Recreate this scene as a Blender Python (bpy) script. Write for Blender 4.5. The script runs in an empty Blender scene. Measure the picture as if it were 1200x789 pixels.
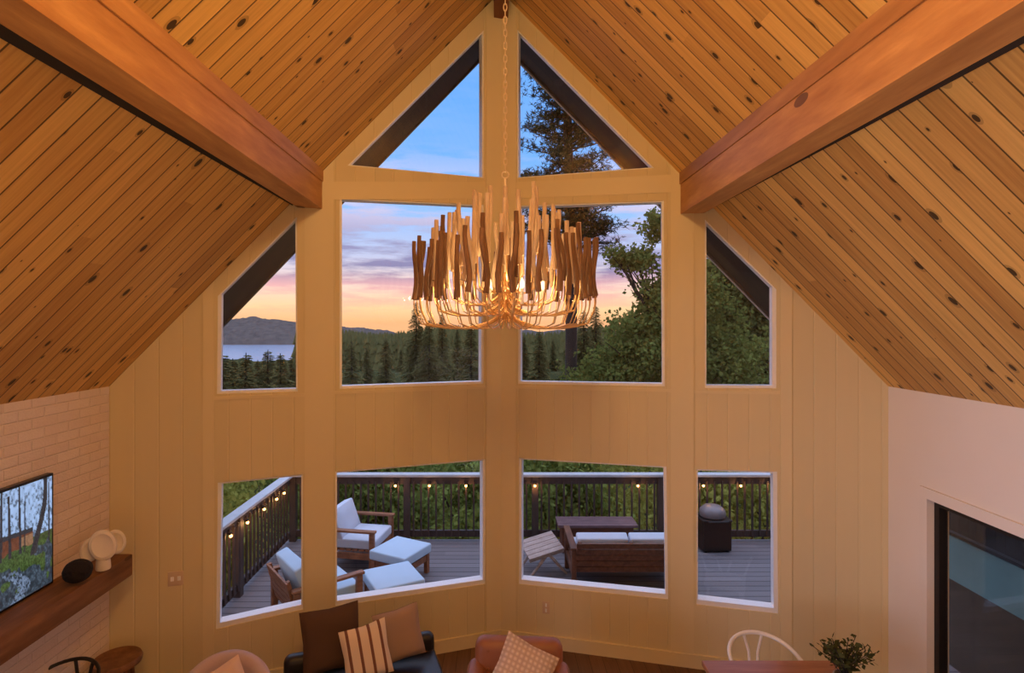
import bpy, bmesh, math, random
import numpy as np
from mathutils import Vector, Matrix
from mathutils.geometry import tessellate_polygon
R = math.radians
C = bpy.context.scene.collection
random.seed(7)
rng = np.random.default_rng(7)

# ------------------------------------------------------------------ survey of the place
F, CX, CY = 667.0, 582.0, 378.0          # focal length and vanishing point, in pixels of a 1200 x 789 frame
D = 5.9                                   # camera to the apex of the prow
H = 374 / F * D                           # camera height over the floor
AX = 5 / F * D
RIDGE = H + 388 / F * D
def UV(px, py): return (px - CX) / F, (CY - py) / F
class Plane:
    def __init__(s, A, d, n): s.A, s.d, s.n = Vector(A), Vector(d), Vector(n)
    def hit(s, px, py):
        u, v = UV(px, py)
        k = (u * s.A.y - s.A.x) / (s.d.x - u * s.d.y)
        return k, H + v * (s.A.y + k * s.d.y)
    def pt(s, k, z, off=0.0):
        p = s.A + s.d * k + s.n * off
        return Vector((p.x, p.y, z))
aL, aR = R(18), R(13.5)
PL = Plane((AX, D), (-math.cos(aL), -math.sin(aL)), (-math.sin(aL), math.cos(aL)))
PR = Plane((AX, D), (math.cos(aR), -math.sin(aR)), (math.sin(aR), math.cos(aR)))
sEL, zEL = PL.hit(128, 453); sER, zER = PR.hit(1041, 453)
XL, YL = PL.pt(sEL, 0).xy; XR, YR = PR.pt(sER, 0).xy
mL = (RIDGE - zEL) / (AX - XL); mR = (RIDGE - zER) / (XR - AX)
WL = Plane((XL, YL), (0, -1), (-1, 0)); WR = Plane((XR, YR), (0, -1), (1, 0))
YB = -2.6                                 # the back of the room
DZ = -0.13                                # deck level
def roof_z(x): return RIDGE - (mL * (AX - x) if x < AX else mR * (x - AX))

# ------------------------------------------------------------------ materials
class NT:
    def __init__(s, name):
        s.m = bpy.data.materials.new(name); s.m.use_nodes = True
        s.t = s.m.node_tree; s.t.nodes.clear()
        s.out = s.t.nodes.new('ShaderNodeOutputMaterial')
    def n(s, typ, **kw):
        nd = s.t.nodes.new(typ)
        for k, v in kw.items():
            if k.startswith('i_'):
                key = k[2:]
                key = int(key) if key.isdigit() else key.replace('_', ' ')
                s.set(nd.inputs[key], v)
            else: setattr(nd, k, v)
        return nd
    def set(s, inp, v):
        if isinstance(v, bpy.types.NodeSocket): s.t.links.new(v, inp)
        else:
            if isinstance(v, (tuple, list)) and inp.type == 'RGBA' and len(v) == 3: v = (*v, 1)
            inp.default_value = v
    def math(s, op, a, b=0.0, c=0.0, clamp=False):
        nd = s.t.nodes.new('ShaderNodeMath'); nd.operation = op; nd.use_clamp = clamp
        for i, v in enumerate((a, b, c)): s.set(nd.inputs[i], v)
        return nd.outputs[0]
    def mix(s, f, a, b, mode='MIX'):
        nd = s.t.nodes.new('ShaderNodeMix'); nd.data_type = 'RGBA'; nd.blend_type = mode
        s.set(nd.inputs[0], f); s.set(nd.inputs[6], a); s.set(nd.inputs[7], b)
        return nd.outputs[2]
    def ramp(s, f, stops):
        nd = s.t.nodes.new('ShaderNodeValToRGB'); s.set(nd.inputs[0], f)
        e = nd.color_ramp.elements
        while len(e) < len(stops): e.new(0.5)
        for el, (p, c) in zip(e, stops):
            el.position = p; el.color = (*c, 1) if len(c) == 3 else c
        return nd.outputs[0]
    def xyz(s, x, y, z=0.0):
        nd = s.t.nodes.new('ShaderNodeCombineXYZ')
        for i, v in enumerate((x, y, z)): s.set(nd.inputs[i], v)
        return nd.outputs[0]
    def sep(s, v):
        nd = s.t.nodes.new('ShaderNodeSeparateXYZ'); s.set(nd.inputs[0], v); return nd.outputs
    def coord(s, which='Object'): return s.t.nodes.new('ShaderNodeTexCoord').outputs[which]
    def noise(s, vec, scale, detail=3.0, rough=.5, out=0):
        nd = s.n('ShaderNodeTexNoise'); s.set(nd.inputs['Vector'], vec)
        nd.inputs['Scale'].default_value = scale; nd.inputs['Detail'].default_value = detail
        nd.inputs['Roughness'].default_value = rough
        return nd.outputs[out]
    def white(s, v):
        nd = s.n('ShaderNodeTexWhiteNoise'); nd.noise_dimensions = '3D'; s.set(nd.inputs['Vector'], v); return nd.outputs['Value']
    def bump(s, h, strength=.3, dist=.01):
        nd = s.n('ShaderNodeBump'); nd.inputs['Strength'].default_value = strength
        nd.inputs['Distance'].default_value = dist; s.set(nd.inputs['Height'], h); return nd.outputs[0]
    def bsdf(s, col, rough=.5, metal=0.0, normal=None, emit=None, estr=0.0, spec=.5, trans=0.0, alpha=None):
        b = s.n('ShaderNodeBsdfPrincipled')
        s.set(b.inputs['Base Color'], col); s.set(b.inputs['Roughness'], rough); b.inputs['Metallic'].default_value = metal
        b.inputs['Specular IOR Level'].default_value = spec
        b.inputs['Transmission Weight'].default_value = trans
        if normal is not None: s.set(b.inputs['Normal'], normal)
        if emit is not None: s.set(b.inputs['Emission Color'], emit); b.inputs['Emission Strength'].default_value = estr
        s.t.links.new(b.outputs[0], s.out.inputs[0])
        return s.m
def plain(name, col, rough=.5, metal=0.0, var=.12, scale=14, bump=.0, spec=.5, bscale=60):
    t = NT(name); co = t.coord()
    f = t.noise(co, scale, 4)
    c = t.mix(f, tuple(x * (1 - var) for x in col), tuple(min(1, x * (1 + var)) for x in col))
    nm = t.bump(t.noise(co, bscale, 2), bump, .01) if bump else None
    return t.bsdf(c, rough, metal, nm, spec=spec)
def timber(name, dark, light, rough=.5, scale=(1.2, 14, 14), spec=.4, knots=False):
    t = NT(name); co = t.coord()
    mp = t.n('ShaderNodeMapping'); t.set(mp.inputs[0], co); mp.inputs['Scale'].default_value = scale
    g = t.noise(mp.outputs[0], 2.2, 6, .62)
    c = t.ramp(g, [(.28, dark), (.55, tuple((a + b) / 2 for a, b in zip(dark, light))), (.75, light)])
    if knots:
        mk = t.n('ShaderNodeMapping'); t.set(mk.inputs[0], co); mk.inputs['Scale'].default_value = knots
        v = t.n('ShaderNodeTexVoronoi'); t.set(v.inputs['Vector'], mk.outputs[0]); v.inputs['Scale'].default_value = 1
        k = t.math('MULTIPLY', t.math('LESS_THAN', v.outputs['Distance'], .1), t.math('GREATER_THAN', t.sep(v.outputs['Color'])[0], .55))
        c = t.mix(t.math('MULTIPLY', k, .75), c, (.07, .025, .01))
    return t.bsdf(c, rough, 0, t.bump(g, .15, .004), spec=spec)
def planks(name, w, dark, light, seglen=9, rough=.5, groove=.02, gcol=(.03, .012, .005), knots=True, swap=False, spec=.3, gb=.5, ksize=.042):
    """boards from UVs in metres: u along the board, v across"""
    t = NT(name); uv = t.sep(t.coord('UV'))
    u, v = (uv[1], uv[0]) if swap else (uv[0], uv[1])
    vv = t.math('DIVIDE', v, w)
    idn = t.math('FLOOR', vv); fr = t.math('FRACT', vv)
    r1 = t.white(t.xyz(idn, 3.1, 7.7))
    seg = t.math('FLOOR', t.math('DIVIDE', t.math('ADD', u, t.math('MULTIPLY', r1, seglen * 3)), seglen))
    r2 = t.white(t.xyz(idn, seg, 1.3))
    g = t.noise(t.xyz(t.math('ADD', t.math('MULTIPLY', u, 1.1), t.math('MULTIPLY', r2, 60)), t.math('MULTIPLY', v, 26), r2), 1.6, 5, .6)
    f = t.math('ADD', t.math('MULTIPLY', r2, .52), t.math('MULTIPLY', t.math('SUBTRACT', g, .26), .85), clamp=True)
    c = t.mix(f, dark, light)
    if knots:
        kv = t.xyz(t.math('ADD', t.math('MULTIPLY', u, 3.4), t.math('MULTIPLY', r1, 40)), t.math('MULTIPLY', v, 5.2), 0)
        vo = t.n('ShaderNodeTexVoronoi'); vo.voronoi_dimensions = '2D'; t.set(vo.inputs['Vector'], kv); vo.inputs['Scale'].default_value = 1.0
        rr = t.sep(vo.outputs['Color'])
        size = t.math('MULTIPLY', t.math('SUBTRACT', rr[0], .44, clamp=True), .215)
        k = t.math('LESS_THAN', vo.outputs['Distance'], size)
        halo = t.math('MULTIPLY', t.math('LESS_THAN', vo.outputs['Distance'], t.math('MULTIPLY', size, 1.7)), .35)
        c = t.mix(halo, c, tuple(x * .35 for x in dark))
        c = t.mix(t.math('MULTIPLY', k, .9), c, (.022, .01, .006))
    e = t.math('MINIMUM', fr, t.math('SUBTRACT', 1.0, fr))
    gm = t.math('LESS_THAN', e, groove)
    c = t.mix(t.math('MULTIPLY', gm, .85), c, gcol)
    hgt = t.math('SMOOTH_MIN', e, groove * 2.5, .02)
    return t.bsdf(c, rough, 0, t.bump(hgt, gb, .05), spec=spec)

M = {}
M['ceiling'] = planks('knotty_pine', .142, (.44, .20, .048), (.96, .59, .175), rough=.42, spec=.3, groove=.035)
M['floor'] = planks('walnut_floor', .13, (.075, .034, .017), (.23, .115, .055), seglen=1.4, rough=.35, knots=False, groove=.02)
M['deck'] = planks('weathered_deck', .14, (.155, .135, .145), (.235, .205, .218), seglen=4, rough=.7, knots=False, groove=.05, gcol=(.025, .02, .022), swap=False)
M['beam'] = timber('beam_fir', (.40, .17, .055), (.70, .37, .135), .5, (5, .7, 5), knots=(2.2, 1.1, 2.6))
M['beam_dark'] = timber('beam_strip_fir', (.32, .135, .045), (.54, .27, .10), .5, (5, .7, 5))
M['ridge'] = timber('ridge_fir', (.16, .05, .02), (.27, .1, .035), .5, (5, .7, 5))
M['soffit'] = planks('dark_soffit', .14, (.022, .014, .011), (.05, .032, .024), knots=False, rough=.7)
M['mantel'] = timber('mantel_timber', (.13, .05, .018), (.36, .17, .07), .6, (6, .8, 6), knots=(3, 1.5, 4))
def panel_mat(name, w, col):
    t = NT(name); uv = t.sep(t.coord('UV'))
    fr = t.math('FRACT', t.math('DIVIDE', uv[0], w)); idn = t.math('FLOOR', t.math('DIVIDE', uv[0], w))
    e = t.math('MINIMUM', fr, t.math('SUBTRACT', 1.0, fr))
    r = t.white(t.xyz(idn, 2.0, 5.0))
    f = t.math('ADD', t.math('MULTIPLY', r, .5), t.math('MULTIPLY', t.noise(t.xyz(t.math('MULTIPLY', uv[0], 9), t.math('MULTIPLY', uv[1], .7), 0), 2.0, 4), .5))
    c = t.mix(f, tuple(x * .93 for x in col), col)
    c = t.mix(t.math('MULTIPLY', t.math('LESS_THAN', e, .016), .30), c, tuple(min(1, x * 1.22) for x in col))  # paler line paints a highlight along each groove
    return t.bsdf(c, .55, 0, t.bump(t.math('MINIMUM', e, .05), .6, .12), spec=.3)
CREAM = (.745, .635, .385)
M['panel'] = panel_mat('cream_panelling', .184, CREAM)
M['trim'] = plain('cream_trim', (.755, .645, .395), .5, var=.03, scale=3)
M['white_wall'] = plain('white_plaster', (.84, .77, .70), .7, var=.03, scale=2)
M['white'] = plain('white_vinyl', (.90, .89, .90), .4, var=.02)
def brick_mat():
    t = NT('whitewashed_brick'); co = t.coord('UV')
    b = t.n('ShaderNodeTexBrick'); b.offset = .5
    t.set(b.inputs['Vector'], co); b.inputs['Scale'].default_value = 1.0
    b.inputs['Brick Width'].default_value = .23; b.inputs['Row Height'].default_value = .075
    b.inputs['Mortar Size'].default_value = .007; b.inputs['Mortar Smooth'].default_value = .6
    b.inputs['Color1'].default_value = (.84, .71, .61, 1); b.inputs['Color2'].default_value = (.77, .62, .52, 1)
    b.inputs['Mortar'].default_value = (.80, .67, .57, 1)
    n = t.noise(co, 9, 5); n2 = t.noise(co, 60, 3)
    c = t.mix(t.math('MULTIPLY', n, .5), b.outputs[0], (.90, .78, .68))
    h = t.math('ADD', t.math('MULTIPLY', t.math('SUBTRACT', 1.0, b.outputs['Fac']), .7), t.math('ADD', t.math('MULTIPLY', n2, .3), t.math('MULTIPLY', n, .4)))
    return t.bsdf(c, .85, 0, t.bump(h, .55, .02), spec=.2)
M['brick'] = brick_mat()
def glass_mat(name, tint=(1, 1, 1), ior=1.5):
    t = NT(name)
    fr = t.n('ShaderNodeFresnel'); bf = t.n('ShaderNodeNewGeometry').outputs['Backfacing']
    t.set(fr.inputs['IOR'], t.math('ADD', ior, t.math('MULTIPLY', bf, 1 / ior - ior)))
    tr = t.n('ShaderNodeBsdfTransparent'); t.set(tr.inputs[0], tint)
    gl = t.n('ShaderNodeBsdfGlossy'); gl.inputs['Roughness'].default_value = .0
    mx = t.n('ShaderNodeMixShader'); t.set(mx.inputs[0], fr.outputs[0]); t.t.links.new(tr.outputs[0], mx.inputs[1]); t.t.links.new(gl.outputs[0], mx.inputs[2])
    t.t.links.new(mx.outputs[0], t.out.inputs[0]); return t.m
M['glass'] = glass_mat('window_glass', ior=1.33)
M['teal_glass'] = plain('teal_frosted_panel', (.16, .27, .25), .35, var=.25, scale=2)
M['rail_dark'] = timber('dark_stained_rail', (.045, .028, .024), (.10, .065, .055), .6, (6, 6, 1))
M['rail_cap'] = timber('grey_rail_cap', (.46, .44, .45), (.60, .57, .59), .6, (2, 2, 2))
M['teak'] = timber('teak', (.20, .07, .03), (.42, .17, .075), .5, (3, 9, 9))
M['teak_dark'] = timber('dark_teak', (.10, .035, .018), (.24, .09, .045), .5, (2, 9, 9))
M['weathered'] = timber('weathered_wood', (.34, .23, .19), (.55, .42, .37), .7, (3, 9, 9))
M['plum'] = timber('plum_stained_wood', (.13, .07, .075), (.24, .14, .15), .6, (3, 9, 9))
def fabric(name, col, rough=.95, scale=220, var=.08):
    t = NT(name); co = t.coord()
    n = t.noise(co, scale, 2); n2 = t.noise(co, 4, 3)
    c = t.mix(n2, tuple(x * (1 - var) for x in col), tuple(min(1, x * (1 + var)) for x in col))
    return t.bsdf(c, rough, 0, t.bump(n, .3, .004), spec=.15)
M['blue_cushion'] = fabric('pale_blue_canvas', (.52, .64, .78))
M['white_cushion'] = fabric('pale_grey_canvas', (.62, .64, .73))
M['brown_fabric'] = fabric('brown_velvet', (.10, .056, .036), .85)
M['tan_fabric'] = fabric('tan_linen', (.37, .255, .195))
M['mauve'] = fabric('mauve_boucle', (.55, .42, .42), scale=90)
M['blush'] = fabric('blush_velvet', (.74, .54, .47))
def stripe_mat(name, axis, pairs, base, period, thr):
    t = NT(name); co = t.sep(t.coord()); x = co[axis]
    fr = t.math('FRACT', t.math('DIVIDE', t.math('ADD', x, 10.0), period))
    c = t.mix(t.math('LESS_THAN', fr, thr), base, pairs)
    return t.bsdf(c, .95, 0, t.bump(t.noise(t.coord(), 200, 2), .3, .004), spec=.1)
M['striped'] = stripe_mat('striped_linen', 0, (.20, .095, .07), (.76, .62, .49), .088, .26)
def waffle():
    t = NT('cream_waffle'); co = t.sep(t.coord())
    a = t.math('PINGPONG', t.math('MULTIPLY', co[0], 1.0), .018); b = t.math('PINGPONG', t.math('MULTIPLY', co[1], 1.0), .018)
    h = t.math('MULTIPLY', t.math('MULTIPLY', a, b), 2500)
    c = t.mix(h, (.50, .36, .28), (.90, .76, .63))
    return t.bsdf(c, .95, 0, t.bump(h, .6, .01), spec=.1)
M['waffle'] = waffle()
M['leather'] = plain('cognac_leather', (.31, .12, .06), .4, var=.2, scale=5, bump=.12, bscale=120)
M['black_leather'] = plain('black_leather', (.018, .014, .013), .38, var=.2, bump=.1, bscale=120)
M['black_metal'] = plain('black_metal', (.015, .014, .014), .45)
M['dark_metal'] = plain('dark_bronze', (.035, .028, .025), .45, .6)
M['white_paint'] = plain('white_lacquer', (.86, .83, .80), .35, var=.02)
M['ceramic'] = plain('matte_ceramic', (.82, .74, .63), .7, var=.05, bump=.1)
M['black_ball'] = plain('black_fibre', (.012, .008, .01), .95, bump=.8, bscale=45)
M['stool'] = timber('stool_wood', (.13, .05, .02), (.34, .16, .065), .5, (6, 6, 2))
M['table'] = timber('table_wood', (.28, .10, .045), (.46, .20, .09), .35, (1.2, 10, 10))
M['stick'] = timber('washed_driftwood_lit', (.52, .36, .24), (.88, .72, .55), .6, (9, 9, 1.5))  # washed wood, brightened for the bulb glow on the inner sticks
M['stick_shaded'] = timber('brown_driftwood_shaded', (.11, .05, .024), (.32, .17, .09), .6, (9, 9, 1.5))  # same wood darkened: shade on sticks outside the bulbs is in the colour
M['gold'] = plain('champagne_gold', (.78, .50, .24), .32, .75, var=.08)
M['chain'] = plain('pale_chain', (.80, .66, .48), .4, .3)
M['plate'] = plain('switch_plate', (.66, .50, .36), .4, var=.03)
M['tv_black'] = plain('black_bezel', (.01, .01, .012), .3)
M['grey_lid'] = plain('grey_lid', (.22, .18, .18), .45, .2)
M['bark'] = plain('bark', (.03, .02, .015), .95, var=.4, scale=8, bump=.5, bscale=20)
M['terracotta'] = plain('stone_pot', (.30, .24, .2), .8, bump=.2)
def leaf(name, a, b, trans=.35):
    t = NT(name)
    oi = t.n('ShaderNodeObjectInfo'); co = t.coord('Object')
    n = t.noise(co, 1.1, 2); w = t.noise(co, 23.0, 1)
    f = t.math('ADD', t.math('MULTIPLY', n, .7), t.math('MULTIPLY', t.math('SUBTRACT', w, .3), .7), clamp=True)
    c = t.mix(f, a, b)
    hs = t.n('ShaderNodeHueSaturation'); t.set(hs.inputs['Color'], c)
    t.set(hs.inputs['Value'], t.math('ADD', .8, t.math('MULTIPLY', oi.outputs['Random'], .4)))
    d = t.n('ShaderNodeBsdfDiffuse'); t.set(d.inputs[0], hs.outputs[0])
    tl = t.n('ShaderNodeBsdfTranslucent'); t.set(tl.inputs[0], hs.outputs[0])
    mx = t.n('ShaderNodeMixShader'); mx.inputs[0].default_value = trans
    t.t.links.new(d.outputs[0], mx.inputs[1]); t.t.links.new(tl.outputs[0], mx.inputs[2]); t.t.links.new(mx.outputs[0], t.out.inputs[0])
    return t.m
M['needle'] = leaf('fir_needles', (.07, .068, .024), (.255, .22, .08), .25)
M['pine_needle'] = leaf('pine_needles', (.012, .02, .009), (.048, .054, .025), .15)
M['leaf'] = leaf('oak_leaves', (.07, .10, .022), (.29, .31, .08))
M['leaf_dark'] = leaf('dark_leaves', (.05, .062, .016), (.22, .22, .065))
M['leaf_bright'] = leaf('shrub_leaves', (.13, .18, .03), (.62, .60, .15))
M['shrub_mid'] = leaf('shrub_mid', (.12, .18, .04), (.48, .52, .14))
M['shrub_yellow'] = leaf('shrub_yellow', (.16, .20, .035), (.68, .62, .16))
M['shrub_dark'] = leaf('shrub_dark', (.10, .155, .035), (.40, .45, .115))
M['houseplant'] = leaf('houseplant_leaves', (.05, .06, .02), (.17, .17, .06))
M['terrain'] = plain('forest_floor', (.05, .052, .022), .95, var=.4, scale=.3, spec=0)
M['hill'] = plain('wooded_hill', (.125, .10, .088), .95, var=.5, scale=.12, spec=0)
def emis(name, col, s):
    t = NT(name); e = t.n('ShaderNodeEmission'); t.set(e.inputs[0], col); e.inputs[1].default_value = s
    t.t.links.new(e.outputs[0], t.out.inputs[0]); return t.m
M['bulb'] = emis('warm_bulb', (1, .66, .33), 3)
M['railbulb'] = emis('amber_bulb', (1, .45, .13), 9)
def lake_mat():
    t = NT('lake_water'); n = t.noise(t.coord(), .35, 4)
    return t.bsdf((.30, .32, .40), .22, 0, t.bump(n, .25, .3), spec=.6)
M['lake'] = lake_mat()
def screen_mat():
    t = NT('screen_picture'); a = t.n('ShaderNodeAttribute'); a.attribute_name = 'picture'
    b = t.n('ShaderNodeBsdfPrincipled'); b.inputs['Base Color'].default_value = (.01, .01, .01, 1); b.inputs['Roughness'].default_value = .25
    t.t.links.new(a.outputs['Color'], b.inputs['Emission Color']); b.inputs['Emission Strength'].default_value = .85
    t.t.links.new(b.outputs[0], t.out.inputs[0]); return t.m
M['screen'] = screen_mat()

# ------------------------------------------------------------------ mesh building
class MB:
    def __init__(s): s.v, s.f = [], []
    def add(s, v, f):
        o = len(s.v); s.v += [tuple(x) for x in v]; s.f += [tuple(i + o for i in q) for q in f]; return s
    def box(s, c, d, rot=None):
        x, y, z = (k / 2 for k in d)
        v = [Vector((a * x, b * y, e * z)) for a in (-1, 1) for b in (-1, 1) for e in (-1, 1)]
        if rot is not None: v = [rot @ q for q in v]
        c = Vector(c)
        return s.add([q + c for q in v], [(0, 1, 3, 2), (4, 6, 7, 5), (0, 4, 5, 1), (2, 3, 7, 6), (0, 2, 6, 4), (1, 5, 7, 3)])
    def rbox(s, c, d, r, seg=3, rot=None, puff=0.0):
        bm = bmesh.new(); bmesh.ops.create_cube(bm, size=1)
        for v in bm.verts: v.co = Vector((v.co.x * d[0], v.co.y * d[1], v.co.z * d[2]))
        if puff:
            bmesh.ops.subdivide_edges(bm, edges=bm.edges[:], cuts=5, use_grid_fill=True)
            for v in bm.verts:
                a, b, e = v.co.x / d[0] * 2, v.co.y / d[1] * 2, v.co.z / d[2] * 2
                v.co.z += puff * e * (1 - a ** 4) * (1 - b ** 4)
            eds = [e for e in bm.edges if len(e.link_faces) == 2 and e.calc_face_angle(0) > .9]
        else: eds = bm.edges[:]
        bmesh.ops.bevel(bm, geom=eds, offset=r, segments=seg, affect='EDGES', profile=.5, clamp_overlap=True)
        bm.verts.index_update(); c = Vector(c)
        vs = [(rot @ v.co if rot is not None else v.co) + c for v in bm.verts]
        s.add(vs, [[v.index for v in f.verts] for f in bm.faces]); bm.free(); return s
    def tube(s, pts, rad, seg=8, cap=True):
        pts = [Vector(p) for p in pts]; n = len(pts)
        rads = rad if isinstance(rad, (list, tuple)) else [rad] * n
        o = len(s.v); side = None
        for i, p in enumerate(pts):
            t = (pts[min(i + 1, n - 1)] - pts[max(i - 1, 0)]).normalized()
            if side is None:
                side = t.cross(Vector((0, 0, 1)) if abs(t.z) < .9 else Vector((1, 0, 0))).normalized()
            else: side = (side - t * side.dot(t)).normalized()
            up = t.cross(side)
            for k in range(seg):
                a = 2 * math.pi * k / seg
                s.v.append(tuple(p + (side * math.cos(a) + up * math.sin(a)) * rads[i]))
        for i in range(n - 1):
            for k in range(seg):
                a, b = o + i * seg + k, o + i * seg + (k + 1) % seg
                s.f.append((a, b, b + seg, a + seg))
        if cap:
            s.f.append(tuple(range(o + seg - 1, o - 1, -1))); s.f.append(tuple(range(o + (n - 1) * seg, o + n * seg)))
        return s
    def lathe(s, prof, seg=28, c=(0, 0, 0), squash=(1, 1)):
        o = len(s.v); n = len(prof)
        for r, z in prof:
            for k in range(seg):
                a = 2 * math.pi * k / seg
                s.v.append((c[0] + r * math.cos(a) * squash[0], c[1] + r * math.sin(a) * squash[1], c[2] + z))
        for i in range(n - 1):
            for k in range(seg):
                a, b = o + i * seg + k, o + i * seg + (k + 1) % seg
                s.f.append((a, b, b + seg, a + seg))
        s.f.append(tuple(range(o + seg - 1, o - 1, -1))); s.f.append(tuple(range(o + (n - 1) * seg, o + n * seg)))
        return s
    def prism(s, poly, off):
        n = len(poly); off = Vector(off); P = [Vector(p) for p in poly]
        return s.add(P + [p + off for p in P], [tuple(range(n)), tuple(range(2 * n - 1, n - 1, -1))] + [(i, (i + 1) % n, n + (i + 1) % n, n + i) for i in range(n)])
    def ball(s, c, r, seg=16, rings=10, sq=(1, 1, 1)):
        prof = [(max(1e-4, math.sin(math.pi * i / rings)) * r, -math.cos(math.pi * i / rings) * r) for i in range(rings + 1)]
        o = len(s.v); s.lathe(prof, seg)
        for i in range(o, len(s.v)):
            x, y, z = s.v[i]; s.v[i] = (x * sq[0] + c[0], y * sq[1] + c[1], z * sq[2] + c[2])
        return s
    def pillow(s, w, h, t, n=14):
        for sg in (1, -1):
            o = len(s.v)
            for i in range(n + 1):
                for j in range(n + 1):
                    a, b = 2 * i / n - 1, 2 * j / n - 1
                    th = t / 2 * max(0, (1 - a ** 4) * (1 - b ** 4)) ** .55
                    pin = 1 - .07 * (1 - abs(a * b))
                    s.v.append((a * w / 2 * (pin if abs(b) < 2 else 1), b * h / 2 * pin, sg * (th + .004)))
            for i in range(n):
                for j in range(n):
                    q = [o + i * (n + 1) + j, o + (i + 1) * (n + 1) + j, o + (i + 1) * (n + 1) + j + 1, o + i * (n + 1) + j + 1]
                    s.f.append(tuple(q if sg > 0 else q[::-1]))
        return s
    def build(s, name, mat, parent=None, smooth=False, uvf=None, fix=True, loc=None):
        me = bpy.data.meshes.new(name); me.from_pydata(s.v, [], s.f); me.validate()
        if fix:
            bm = bmesh.new(); bm.from_mesh(me)
            bmesh.ops.remove_doubles(bm, verts=bm.verts, dist=1e-5)
            bmesh.ops.recalc_face_normals(bm, faces=bm.faces); bm.to_mesh(me); bm.free()
        if uvf:
            uvl = me.uv_layers.new(name='UVMap'); co = [uvf(v.co) for v in me.vertices]
            for l in me.loops: uvl.data[l.index].uv = co[l.vertex_index]
        if smooth:
            me.polygons.foreach_set('use_smooth', [True] * len(me.polygons))
            me.set_sharp_from_angle(angle=R(42))
        me.materials.append(mat)
        o = bpy.data.objects.new(name, me); C.objects.link(o)
        if parent: o.parent = parent
        if loc is not None: o.location = loc
        return o
def structure(o): o['kind'] = 'structure'; return o
def tag(o, label, cat, group=None, kind=None):
    o['label'] = label; o['category'] = cat
    if group: o['group'] = group
    if kind: o['kind'] = kind
    return o
def empty(name, loc, rz=0.0, label=None, cat=None, group=None):
    o = bpy.data.objects.new(name, None); C.objects.link(o); o.location = loc; o.rotation_euler = (0, 0, rz); o.empty_display_size = .1
    if label: tag(o, label, cat, group)
    return o
def copy_tree(o, parent=None):
    c = o.copy(); C.objects.link(c)
    if parent: c.parent = parent
    for ch in list(o.children): copy_tree(ch, c)
    return c
def slab(name, pl, outer, holes, thick, mat, off=0.0, parent=None):
    loops = [list(outer)] + [list(h) for h in holes]
    flat = [p for l in loops for p in l]; n = len(flat)
    tris = tessellate_polygon([[Vector((p[0], p[1], 0)) for p in l] for l in loops])
    v = [pl.pt(p[0], p[1], off) for p in flat] + [pl.pt(p[0], p[1], off + thick) for p in flat]
    f = [tuple(t) for t in tris] + [tuple(i + n for i in reversed(t)) for t in tris]
    b = 0
    for l in loops:
        m = len(l)
        for i in range(m):
            i0, i1 = b + i, b + (i + 1) % m
            f.append((i0, i1, i1 + n, i0 + n))
        b += m
    mb = MB().add(v, f)
    A, d = pl.A, pl.d
    return mb.build(name, mat, parent, uvf=lambda c: ((c.x - A.x) * d.x + (c.y - A.y) * d.y, c.z))
def inset(poly, ws):
    n = len(poly); P = [Vector(p) for p in poly]
    area = sum(P[i].x * P[(i + 1) % n].y - P[(i + 1) % n].x * P[i].y for i in range(n))
    sg = 1 if area > 0 else -1
    lines = []
    for i in range(n):
        a, b = P[i], P[(i + 1) % n]; d = (b - a).normalized(); nn = Vector((-d.y, d.x)) * sg
        lines.append((a + nn * ws[i], d))
    out = []
    for i in range(n):
        (p, d), (q, e) = lines[i - 1], lines[i]
        den = d.x * e.y - d.y * e.x
        t = ((q.x - p.x) * e.y - (q.y - p.y) * e.x) / den
        out.append(tuple(p + d * t))
    return out

# ------------------------------------------------------------------ the room
WIN = {  # corners in the photograph, top-left first, clockwise; width of frame on each edge
 1: (PL, [(407, 194), (567, 35), (567, 209)], (.012, .015, .012)),
 2: (PR, [(606, 34), (767, 197), (606, 209)], (.012, .012, .012)),
 3: (PL, [(398, 232), (567, 240), (567, 450), (398, 456)], (.012, .022, .025, .022)),
 4: (PR, [(607, 241), (778, 235), (779, 453), (607, 450)], (.012, .022, .025, .022)),
 5: (PL, [(255, 347), (348, 254), (349, 459), (254, 462)], (.012, .015, .025, .03)),
 6: (PR, [(826, 257), (910, 339), (910, 455.5), (826, 455)], (.012, .035, .025, .015)),
 7: (PL, [(255, 566), (355, 556), (355, 715), (253, 738)], (.015, .015, .045, .03)),
 8: (PL, [(393, 553), (569, 538), (569, 685), (393, 711)], (.015, .025, .045, .015)),
 9: (PR, [(608, 537), (781, 547), (783, 703), (608, 685)], (.015, .025, .045, .025)),
 10: (PR, [(816, 550), (911, 553), (912, 720), (816, 709)], (.015, .035, .045, .015)),
}
holes = {k: [w[0].hit(*p) for p in w[1]] for k, w in WIN.items()}
TH = .16
def rt(pl, s): return roof_z(pl.pt(s, 0).x)
for nm, pl, sE, ids in (('wall_front_left', PL, sEL, (1, 3, 5, 7, 8)), ('wall_front_right', PR, sER, (2, 4, 6, 9, 10))):
    outer = [(0, -.1), (0, RIDGE + .03), (sE + .12, rt(pl, sE + .12) + .03), (sE + .12, -.1)]
    structure(slab(nm, pl, outer, [holes[i] for i in ids], TH, M['panel']))
for k, (pl, px, ws) in WIN.items():
    e = structure(empty('window_%d' % k, pl.pt(*[sum(q[i] for q in holes[k]) / len(px) for i in (0, 1)], .07)))
    P0 = e.location.copy()
    def shift(o):
        for v in o.data.vertices: v.co -= P0
        return o
    inn = inset(holes[k], ws)
    fo = shift(slab('frame', pl, holes[k], [inn], .11, M['white'], .012, e))
    shift(slab('pane', pl, inset(holes[k], [w * .7 for w in ws]), [], .006, M['glass'], .022, e))
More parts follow.
